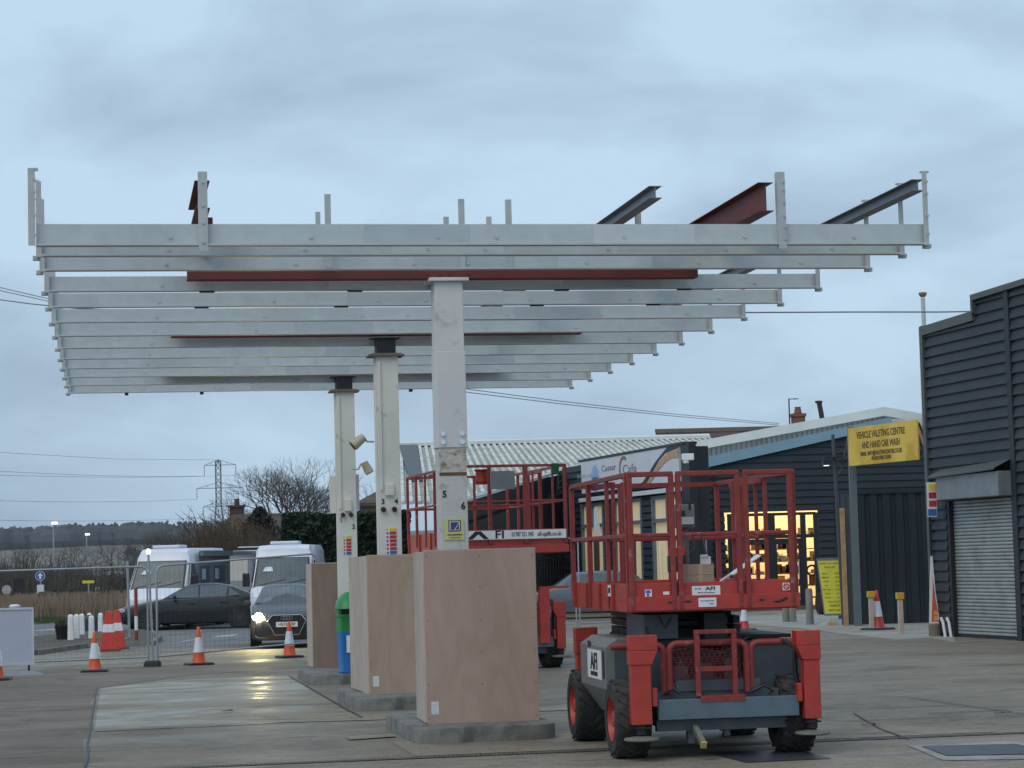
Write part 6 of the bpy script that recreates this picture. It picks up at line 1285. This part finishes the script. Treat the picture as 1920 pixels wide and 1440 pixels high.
# leaf-clump hedge
def leafmass(n, sample, sz, nm, mt, parent):
    m = MB()
    for _ in range(n):
        p = sample(); d = Vector((random.uniform(-1, 1), random.uniform(-1, 1), random.uniform(-1, 1))).normalized(); e = d.orthogonal().normalized()*sz*random.uniform(.5, 1.3); f = d.cross(e).normalized()*sz*random.uniform(.4, 1.0)
        k = len(m.v); m.v += [p-e, p+f, p+e, p-f]; m.f.append((k, k+1, k+2, k+3))
    me = bpy.data.meshes.new(nm); me.from_pydata(m.v, [], m.f); me.materials.append(mt); o = bpy.data.objects.new(nm, me); sc.collection.objects.link(o); o.parent = parent; return o
random.seed(5)
ha, hb = at(527, 1000, 88), at(765, 1000, 88); ht = at(600, 962, 88).z
c = thing('conifer_hedge', 'tall clipped dark green conifer hedge behind the columns', 'hedge', (ha.x, 88, 0)); Lh = hb.x-ha.x
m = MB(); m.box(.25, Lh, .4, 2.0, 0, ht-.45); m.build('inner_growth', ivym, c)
def hs():
    x = random.uniform(0, Lh); z = random.random()**.8*ht; y = random.uniform(0, .5)
    if random.random() < .3: z = ht-random.random()*.4; y = random.uniform(0, 2.2)
    b_ = noise.noise(Vector((x*.9, z*.9, 0)))*.25; return Vector((x-b_*(x < 1), y+b_, z+noise.noise(Vector((x*.8, 3, 0)))*.22))
leafmass(14000, hs, .10, 'foliage', hedgem, c)
# bare trees
def bare_tree(nm, loc, H, R_, label, seed, thick=.16, group=None, depth=6):
    random.seed(seed); c = thing(nm, label, 'tree', loc, 0, group); mt_, mb_ = MB(), MB()
    def grow(p, d, L, r_, lv):
        q_ = p+d*L; mid = p.lerp(q_, .5)+Vector((random.uniform(-1, 1), random.uniform(-1, 1), 0))*L*.06
        (mt_ if lv < 2 else mb_).tube([p, mid, q_], [r_, r_*.85, r_*.68], 5 if lv < 3 else 3, False)
        if lv >= depth: return
        nb = 3 if lv < 4 else random.choice((2, 3))
        for k in range(nb):
            ax = d.orthogonal().normalized(); ax.rotate(Matrix.Rotation(6.28*k/nb+random.uniform(-.7, .7), 3, d)); dd = d.copy(); dd.rotate(Matrix.Rotation(random.uniform(.30, .74), 3, ax)); dd.z += .10; dd.normalize()
            grow(q_ if k else p.lerp(q_, random.uniform(.7, 1)), dd, L*random.uniform(.68, .88), r_*.62, lv+1)
    n0 = 3
    grow(Vector((0, 0, -.2)), Vector((.03, 0, 1)), H*.22, thick, 0)
    mt_.build('trunk', bark, c); mb_.build('crown', bark, c)
    zs = max(v.z for v in mb_.v); k_ = H/zs
    for ch in c.children: ch.scale = (k_*R_, k_*R_, k_)
    return c
p = at(540, 1060, 185); bare_tree('bare_tree', (p.x, p.y, 0), at(540, 852, 185).z, 1.10, 'large bare winter tree with a round crown right of the pylon', 3, .26, None, 8)
p = at(455, 1060, 190); bare_tree('bare_tree', (p.x, p.y, 0), at(455, 915, 190).z, .8, 'smaller bare tree between the pylon and the large tree', 8, .15, None, 6)
p = at(604, 1060, 196); bare_tree('bare_tree', (p.x, p.y, 0), at(600, 895, 196).z, .8, 'thin bare tree just left of the farthest column', 12, .15, None, 6)
p = at(682, 1060, 170); bare_tree('bare_tree', (p.x, p.y, 0), at(682, 885, 170).z, .7, 'bare tree between the farthest and middle columns', 14, .15, None, 6)
for i, (px, top, Y) in enumerate(((300, 985, 230), (340, 982, 240), (375, 978, 235), (265, 998, 250), (150, 1012, 260), (60, 1020, 250), (215, 1010, 255))):
    p = at(px, 1070, Y); bare_tree('bare_tree', (p.x, p.y, 0), at(px, top, Y).z, 1.15, ['bare hedgerow tree above the left camper van roof', 'bare hedgerow tree left of the brown house roof', 'bare hedgerow tree touching the brown house roof', 'low bare tree left of the camper van', 'small bare tree by the second street lamp', 'small bare tree at the far left of the field', 'small bare tree midway along the far field edge'][i], 30+i, .09, 'bare trees along the field edge', 6)
# ivy-clad dark evergreen near the chimney
p = at(487, 1000, 100); c = thing('evergreen_tree', 'small dark evergreen standing between the bare tree and the hedge', 'tree', (p.x, p.y, 0)); H_ = at(487, 952, 100).z
m = MB(); m.cyl((0, 0, 0), (0, 0, H_*.8), .12, .05); m.build('trunk', bark, c); random.seed(9)
def es():
    a, z = random.random()*6.28, random.random(); rr = (.85*math.sin(min(1, (1-z)*2.0)*1.5)+.12)*random.random()**.5*(1+.5*noise.noise(Vector((a*.9, z*4, 1)))); return Vector((rr*math.cos(a), rr*math.sin(a), H_*.35+z*H_*.65))
leafmass(2200, es, .11, 'crown', ivym, c)
# brown house roof at left middle
hp = at(430, 967, 104); hl_ = at(366, 1034, 104); hr = at(540, 962, 104)
c = thing('brown_roofed_house', 'house with a sloping brown roof and chimney behind the camper vans', 'house', (hp.x, 104, 0))
m = MB(); m.hexa([(hl_.x-hp.x, -1, hl_.z), (hr.x-hp.x, -3, hl_.z), (hr.x-hp.x, 1, hp.z-.1), (0, 1, hp.z-.1)], [(hl_.x-hp.x, -1.0, hl_.z+.18), (hr.x-hp.x, -3.0, hl_.z+.18), (hr.x-hp.x, 1.0, hp.z+.08), (0, 1.0, hp.z+.08)]); m.build('roof', tilebrown, c)
m = MB(); m.box(hl_.x-hp.x+.4, hr.x-hp.x, -.6, 3, 0, hl_.z); m.build('wall', brick, c)
a = at(437, 950, 104); m = MB(); m.box(a.x-hp.x-.3, a.x-hp.x+.3, 1.1, 1.8, hl_.z, a.z); m.box(a.x-hp.x-.35, a.x-hp.x+.35, 1.05, 1.85, a.z, a.z+.1); ch = m.build('chimney', mat('dull brown brick', (.075, .05, .04), .9), c); m = MB(); m.lathe([(.13, 0), (.11, .3)], (a.x-hp.x, 1.45, a.z+.1), 8); m.build('chimney_pot', MATS['dull brown brick'], ch)
hp = at(700, 925, 130); c = thing('gabled_house', 'house gable and roof slope glimpsed between the farthest and middle columns', 'house', (hp.x, 130, 0)); a = at(664, 950, 130); m = MB(); m.hexa([(a.x-hp.x, 0, a.z), (.9, 0, a.z), (.9, 3, hp.z), (0, 3, hp.z)], [(a.x-hp.x, 0, a.z+.2), (.9, 0, a.z+.2), (.9, 3, hp.z+.2), (0, 3, hp.z+.2)]); m.build('roof', tilebrown, c); m = MB(); m.box(a.x-hp.x+.2, .8, .4, 4, 0, a.z+.1); m.build('wall', mat('buff brick', (.22, .17, .11), .8), c)
# lamps, road signs
for px, y0, y1, Y, lb in ((101, 1112, 981, 235, 'nearer street lamp with a lit white head on the far road'), (163, 1100, 1002, 300, 'farther street lamp with a small lit head on the far road')):
    p = at(px, 1080, Y); z_ = at(px, y1, Y).z; c = thing('street_lamp', lb, 'street lamp', (p.x, p.y, 0), 0, 'street lamps on the far road'); m = MB(); m.cyl((0, 0, 0), (0, 0, z_-.05), .11, .07, n=8); m.build('pole', mat('pale lamp pole', (.3, .33, .36), .6), c); m = MB(); m.box(-.15, .42, -.15, .15, z_-.12, z_+.14); m.build('lamp_head', lampwhite, c)
def road_sign(px, py, Y, lb, kind):
    p = at(px, py, Y); c = thing('road_sign', lb, 'road sign', (p.x, p.y, 0)); m = MB(); m.cyl((0, 0, 0), (0, 0, p.z), .04, n=6); m.build('pole', tube_steel, c)
    if kind == 'blue':
        m = MB(); m.lathe([(0, -.03), (.25, -.03), (.25, .0), (0, .0)], (0, -.05, p.z), 18, 'Y'); m.build('disc', bluep, c); m = MB(); m.lathe([(.23, -.02), (.25, -.02)], (0, -.08, p.z), 18, 'Y', cap=False); m.prism([(-.05, p.z-.15), (.05, p.z-.15), (.05, p.z), (.14, p.z), (0, p.z+.16), (-.14, p.z), (-.05, p.z)], lambda x, z: Vector((x, -.09, z)), lambda x, z: Vector((x, -.083, z))); m.build('arrow', white, c); m = MB(); m.box(-.17, .17, -.1, .1, p.z-.95, p.z-.45); m.build('lower_box', sticker, c)
    elif kind == 'grey': m = MB(); m.lathe([(0, -.03), (.28, -.03), (.28, .0), (0, .0)], (0, -.05, p.z), 18, 'Y'); m.build('disc', mat('grey green disc', (.2, .24, .25), .5), c); m = MB(); m.box(-.15, .15, -.1, 0, p.z-.95, p.z-.65); m.build('plate', sticker, c)
    elif kind == 'yellow': m = MB(); m.box(-.3, .3, -.06, -.02, p.z-.07, p.z+.07); m.build('plate', yellowp, c)
    elif kind == 'dark': m = MB(); m.box(-.25, .3, -.06, -.02, p.z-1.0, p.z+.2); m.build('plate', stub, c)
    elif kind == 'small': m = MB(); m.lathe([(0, -.03), (.24, -.03), (.24, .0), (0, .0)], (0, -.05, p.z), 18, 'Y'); m.build('disc', mat('pinkish grey disc', (.4, .36, .36), .5), c)
road_sign(76, 1080, 118, 'round blue road sign with a white arrow above a small white box', 'blue'); road_sign(183, 1080, 150, 'round grey-backed road sign above a small white plate', 'grey'); road_sign(166, 1091, 116, 'yellow oblong road sign left of the distant van', 'yellow')
road_sign(35, 1092, 116, 'tall dark road sign near the left edge', 'dark'); road_sign(13, 1106, 116, 'small round pinkish sign at the left edge', 'small')
p = gnd(118, 1148); m = MB(); m.rings([[Vector((x*a, y*a, z)) for x, y in ((-1, -1), (1, -1), (1, 1), (-1, 1))] for z, a in ((0, .30), (.75, .30), (.95, .33), (1.05, .25))]); o = m.build('roadside_bin', mat('dark olive bin', (.035, .045, .035), .7), None, bevel=.03); o.location = (p.x, p.y-4, 0); tag(o, 'dark olive roadside bin standing in front of the dry reeds', 'bin')
# pylon and wires
Yp = 900; pb = at(412, 1060, Yp); zt = at(412, 862, Yp).z; c = thing('electricity_pylon', 'steel lattice electricity pylon with three pairs of arms', 'pylon', (pb.x, Yp, 0)); pyl = mat('pylon steel', (.16, .17, .18), .6, .3)
m = MB(); ws = lambda z: 3.3-(3.3-1.0)*min(1, z/(zt*.62)) if z < zt*.62 else 1.0
zz = 0; lv = []
while zz < zt-1: lv.append(zz); zz += max(2.4, ws(zz)*1.7)
lv.append(zt-.5)
for i in range(len(lv)-1):
    a, b_ = lv[i], lv[i+1]; wa, wb = ws(a), ws(b_)
    C_ = lambda w_, z: [Vector((x*w_, y*w_, z)) for x, y in ((-1, -1), (1, -1), (1, 1), (-1, 1))]
    A_, B_ = C_(wa, a), C_(wb, b_)
    for k in range(4): m.bar(A_[k], B_[k], .26, .26); m.bar(A_[k], B_[(k+1) % 4], .12, .12); m.bar(A_[(k+1) % 4], B_[k], .12, .12)
m.cyl((0, 0, zt-1), (0, 0, zt), .8, .4, n=6); m.build('tower', pyl, c)
arms = []
for (yy, xl_, xr2) in ((872, 383, 442), (915, 369, 456), (950, 381, 428)):
    z_ = at(412, yy, Yp).z; m = MB(); a, b_ = at(xl_, yy, Yp).x-pb.x, at(xr2, yy, Yp).x-pb.x
    for x in (a, b_):
        m.bar((0, 0, z_+2.2), (x, 0, z_), .18, .18); m.bar((0, -.9, z_), (x, 0, z_), .2, .2); m.bar((0, .9, z_), (x, 0, z_), .2, .2); m.bar((x*.5, 0, z_+1.1), (x*.5, 0, z_), .12, .12); m.cyl((x, 0, z_), (x, 0, z_-4.2), .13, n=5); arms.append((pb.x+x, z_-4.2, yy))
    m.build('cross_arm', pyl, c)
wirem = mat('conductor grey', (.13, .15, .18), .6)
def wire(nm, pts, r_, label, cat='cable'):
    m = MB(); m.tube(pts, r_, 5); return tag(m.build(nm, wirem, None), label, cat)
for i, ((x, z, yy), (ya, yb_)) in enumerate(zip([arms[0], arms[1], arms[2], arms[4]], ((880, 893), (889, 896), (937, 945), (974, 980)))):
    # conductors run off to the left towards the camera side
    e = at(-60, ya, 620); mid = Vector(((x+e.x)/2, (Yp+620)/2, (z+e.z)/2-1.6)); P0 = Vector((x, Yp, z)); pts = []
    for k in range(13): t = k/12; pts.append(P0*(1-t)**2+mid*2*t*(1-t)+e*t*t)
    wire('power_line', pts, .055, ['upper left conductor leaving the pylon towards the left edge', 'upper right conductor of the pylon crossing behind it to the left', 'middle conductor leaving the pylon towards the left edge', 'lowest conductor leaving the pylon towards the left edge'][i], 'power line')
e = at(-60, 845, 620); wire('power_line', [(pb.x, Yp, zt), Vector(((pb.x+e.x)/2, 760, (zt+e.z)/2-1)), e], .055, 'thin earth wire from the top of the pylon to the left', 'power line')
def wpx(nm, pp, r_, label): wire(nm, [at(a, b_, Y) for a, b_, Y in pp], r_, label)
wpx('overhead_cable', [(-30, 558, 66), (60, 570, 62), (140, 578, 58), (400, 589, 55), (900, 596, 52), (1200, 592, 51), (1400, 586, 50.6), (1600, 585, 50.6), (1760, 585, 50.6), (1830, 584, 50.3)], .016, 'dark overhead cable running behind the canopy to the workshop roof')
wpx('overhead_cable', [(-30, 532, 75), (60, 553, 74), (200, 585, 73), (500, 645, 72), (880, 730, 75), (1050, 752, 80), (1250, 775, 90), (1460, 794, 112)], .014, 'upper thin cable running behind the canopy down to the tiled house')
wpx('overhead_cable', [(-30, 538, 75), (60, 558, 74), (200, 590, 73), (500, 651, 72), (880, 736, 75), (1050, 757, 80), (1250, 779, 90), (1460, 797, 112)], .014, 'lower thin cable running behind the canopy down to the tiled house')
# hills
def hill(nm, Y0, Y1, prof, m_, nx=120, x0=-900, x1=500):
    m = MB(); rows = []
    for j in range(5):
        f = j/4
        for i in range(nx+1):
            x = x0+(x1-x0)*i/nx; m.v.append(Vector((x, Y0+(Y1-Y0)*f, -.5+prof(x)*(f if f < 1 else 1)+(noise.noise(Vector((x*.01, f*3, 0)))*1.5*(f > 0)))))
    k = nx+1; m.f = [(j*k+i, j*k+i+1, (j+1)*k+i+1, (j+1)*k+i) for j in range(4) for i in range(nx)]
    return structure(nm, m, m_, 60)
hx = lambda px: (px-960)/4270*1800
hill('hills', 1100, 1900, lambda x: 30+6*math.sin(x*.006+1)-max(0, (x+300))*.012, fieldm)
def wood_mass(nm, n, xr, yr, zf, h, label, seed, rr=6.0, mt=woodm):
    random.seed(seed); m = MB()
    for _ in range(n):
        x, y = random.uniform(*xr), random.uniform(*yr); z = zf(x, y); H_ = h*random.uniform(.75, 1.15)*(1+.35*noise.noise(Vector((x*.013, 1, 0)))); r_ = rr*random.uniform(.6, 1.1)
        m.lathe([(r_*.7, 0), (r_, H_*.35), (r_*.85, H_*.7), (r_*.45, H_*.95), (0, H_)], (x, y, z), 7)
        for q_ in range(14):
            a = random.random()*6.28; rq = r_*random.random(); p = Vector((x+rq*math.cos(a), y+rq*math.sin(a)*.5, z+H_*random.uniform(.7, 1.02))); s2 = random.uniform(.4, 1.8); k = len(m.v); m.v += [p+Vector((-s2, 0, -s2)), p+Vector((s2, 0, -s2*.4)), p+Vector((s2*.6, 0, s2)), p+Vector((-s2*.5, 0, s2*.7))]; m.f.append((k, k+1, k+2, k+3))
    me = bpy.data.meshes.new(nm); me.from_pydata(m.v, [], m.f); me.materials.append(mt); o = bpy.data.objects.new(nm, me); sc.collection.objects.link(o); tag(o, label, 'woodland', kind='stuff'); return o
wood_mass('woodland', 520, (-560, -150), (1860, 2000), lambda x, y: 22, 18, 'long dark wood along the far hilltop', 2, 13)
wood_mass('woodland_edge', 60, (-174, -110), (1000, 1060), lambda x, y: -1, 12, 'hazy line of trees below the hill field, left of the pylon', 6, 5)
# air
hz = MB(); hz.box(-3300, 3300, -70, 6200, -3, 68); hm = bpy.data.materials.new('air haze'); hm.use_nodes = True; hn = hm.node_tree.nodes; hn.clear()
pv = hn.new('ShaderNodeVolumePrincipled'); pv.inputs['Color'].default_value = (.72, .82, .95, 1); pv.inputs['Density'].default_value = .00010; pv.inputs['Anisotropy'].default_value = .2; ho = hn.new('ShaderNodeOutputMaterial'); hm.node_tree.links.new(pv.outputs[0], ho.inputs['Volume'])
h_ = hz.build('haze', hm); h_['kind'] = 'stuff'; h_['label'] = 'pale blue dusk haze lying over the far fields and hills'; h_['category'] = 'haze'
